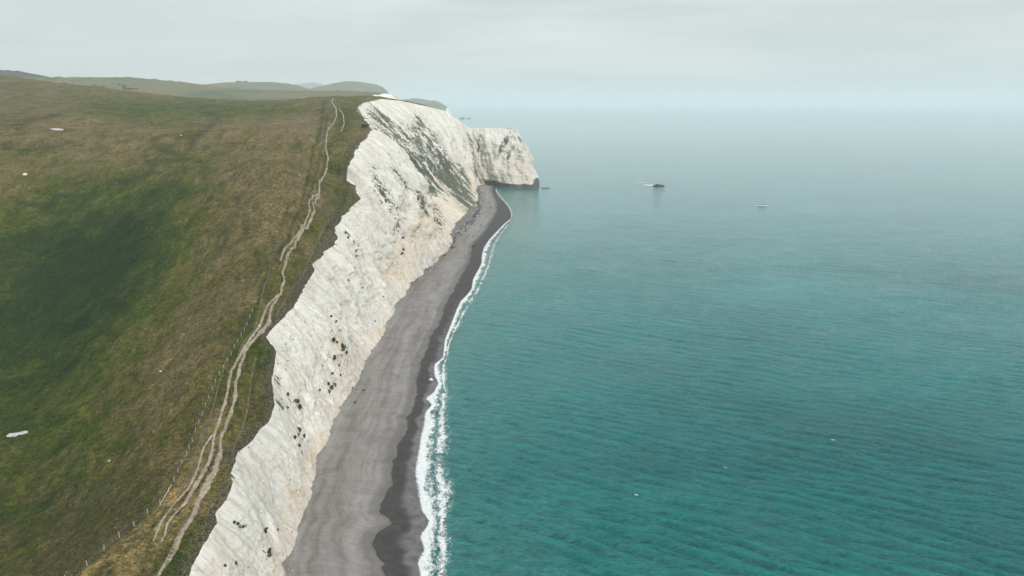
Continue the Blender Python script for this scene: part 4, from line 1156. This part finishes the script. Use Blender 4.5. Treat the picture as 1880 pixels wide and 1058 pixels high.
for i, (px, py, r_) in enumerate(cl):
    h = cbvh.ray_cast(CAMV, Vector(un(px, py, d=1.0) - np.array([0, 0, H])).normalized())
    if h[0] is None: continue
    lo = h[0]; d = lo.length
    r_ = r_ * .95
    bush((lo.x - .2, lo.y, lo.z - r_ * .4), r_ * .6, r_ * .9, r_ * 1.0, .13 + .03 * r_, int(160 + 150 * r_), 'dark green bush clinging to the white chalk face', 'bush', 'bushes clinging to the chalk face', seed=100 + i, lump=5, stem=False)
h = hit(670, 236)
if h: bush(h, 2.2, 2.2, 2.4, .4, 300, 'single dark bush on the grass right at the lip above the gully', seed=60)
# tree clumps on the far skyline
for i, (px, py, d, rx, rz, lab) in enumerate([(440, 152.5, 3000, 26, 12, 'left of two round tree clumps on the blue green far hilltop'), (452, 152, 3000, 22, 13, 'right of two round tree clumps on the blue green far hilltop'),
                                              (345, 153.5, 1900, 12, 6, 'round hedge tree on the skyline left of the blue green hill'), (357, 155.5, 1900, 9, 4.5, 'low hedge tree just right of the round one on the skyline')]):
    q = un(px, py, d=d); bush((q[0], q[1] - 2, q[2] - 3), rx * .62, rx * .5, rz * .72, rx * .09, 420, lab, 'tree', 'trees on the far skyline', LEAF2, 'tree', seed=70 + i, lump=6)
# scrub on the far hillside
hillo = [o for o in sc.collection.objects if o.name.startswith('hill')][0]
hb = BVHTree.FromObject(hillo, bpy.context.evaluated_depsgraph_get())
for i, (px, py, r_) in enumerate([(176, 158.5, 5), (187, 160, 5), (172, 165, 6), (198, 166, 8), (206, 167, 6), (212, 171, 8), (222, 170.5, 8), (227, 161, 6), (230, 158, 5), (234, 165, 8), (241, 164, 6), (251, 164.5, 6), (219, 156, 4), (120, 155, 7), (128, 157, 6), (140, 159, 6)]):
    h = hb.ray_cast(CAMV, Vector(un(px, py, d=1.0) - np.array([0, 0, H])).normalized())
    if h[0] is None: continue
    bush(h[0], r_ * 1.0, r_ * 1.0, r_ * .42, r_ * .13, 260, 'dark scrub bush on the pale far hillside at upper left', 'bush', 'scrub bushes on the far hillside', LEAF2, seed=200 + i, stem=False)

# ------------------------------------------------------------------ rough turf: tussocks nearest the drone
n = 26000
ii = rng.integers(0, nf, n * 4); jj = rng.integers(3, NV, n * 4)
vx, vy, vz = LX[ii, jj], LY[ii, jj], LZ[ii, jj]; qx, qy, qd = PX[ii, jj], PY[ii, jj], PD[ii, jj]
pr = np.exp(-((qd - 130) / 90) ** 2) * (qx > -80) * (qy < 1130) * (fbm(vx / 7, vy / 7, 3, 3) > -.15) * np.where(qx < np.interp(qy, [p[1] for p in fline[::-1]], [p[0] for p in fline[::-1]]), 1, .18)
for ln in ([(285, 1066), (325, 998), (367, 917), (401, 846), (414, 788), (434, 705), (457, 635), (495, 578)], [(280, 1000), (313, 937), (352, 888), (373, 824), (394, 797)], [(294, 1004), (325, 941), (372, 871), (390, 824), (410, 750), (425, 682), (468, 612)]):
    pr = pr * (poly_dist(qx, qy, ln) > 9)
kp = np.where(rng.random(n * 4) < pr)[0][:n]
m = len(kp); TP = np.stack([vx[kp], vy[kp], vz[kp]], 1); TP[:, :2] += rng.normal(0, .25, (m, 2))
nb_ = 5
TV = np.zeros((m, nb_, 3, 3))
hgt_t = rng.uniform(.14, .42, m)
for b in range(nb_):
    th = rng.uniform(0, 6.28, m); ra = rng.uniform(.06, .26, m)
    d1 = np.stack([np.cos(th), np.sin(th), 0 * th], 1); d2 = np.stack([-np.sin(th), np.cos(th), 0 * th], 1)
    TV[:, b, 0] = TP + d2 * .11 - (0, 0, .08); TV[:, b, 1] = TP - d2 * .11 - (0, 0, .08)
    TV[:, b, 2] = TP + d1 * ra[:, None] * 1.3 + np.stack([0 * th, 0 * th, hgt_t], 1)
TM = Mat('tussock'); pp = TM.pos()
tm = TM.fin(TM.mix(TM.ramp(TM.noise(pp, .5, 4, .6), [(.35, 0), (.65, 1)]), (.040, .046, .014), (.125, .098, .045)), 1, None, .05)
tus = link_mesh('grass_tussocks', TV.reshape(-1, 3), np.arange(m * nb_ * 3).reshape(-1, 3), tm, smooth=False)
tag(tus, 'coarse brown green grass tussocks on the near slope', kind='stuff')

# ------------------------------------------------------------------ haze
HX0, HX1, HY0, HY1, HZ0, HZ1 = -9000, 30000, -600, 24000, -4, 330
V = [(x, y, z) for z in (HZ0, HZ1) for x, y in ((HX0, HY0), (HX1, HY0), (HX1, HY1), (HX0, HY1))]
hm = bpy.data.materials.new('haze'); hm.use_nodes = True; t = hm.node_tree; t.nodes.clear()
ho = t.nodes.new('ShaderNodeOutputMaterial'); pv = t.nodes.new('ShaderNodeVolumePrincipled')
pv.inputs['Color'].default_value = (.87, .945, .985, 1); pv.inputs['Density'].default_value = .000145; pv.inputs['Anisotropy'].default_value = 0.0
t.links.new(pv.outputs[0], ho.inputs['Volume'])
hzo = link_mesh('haze', V, [(0, 3, 2, 1), (4, 5, 6, 7), (0, 1, 5, 4), (1, 2, 6, 5), (2, 3, 7, 6), (3, 0, 4, 7)], hm, smooth=False)
tag(hzo, kind='stuff')
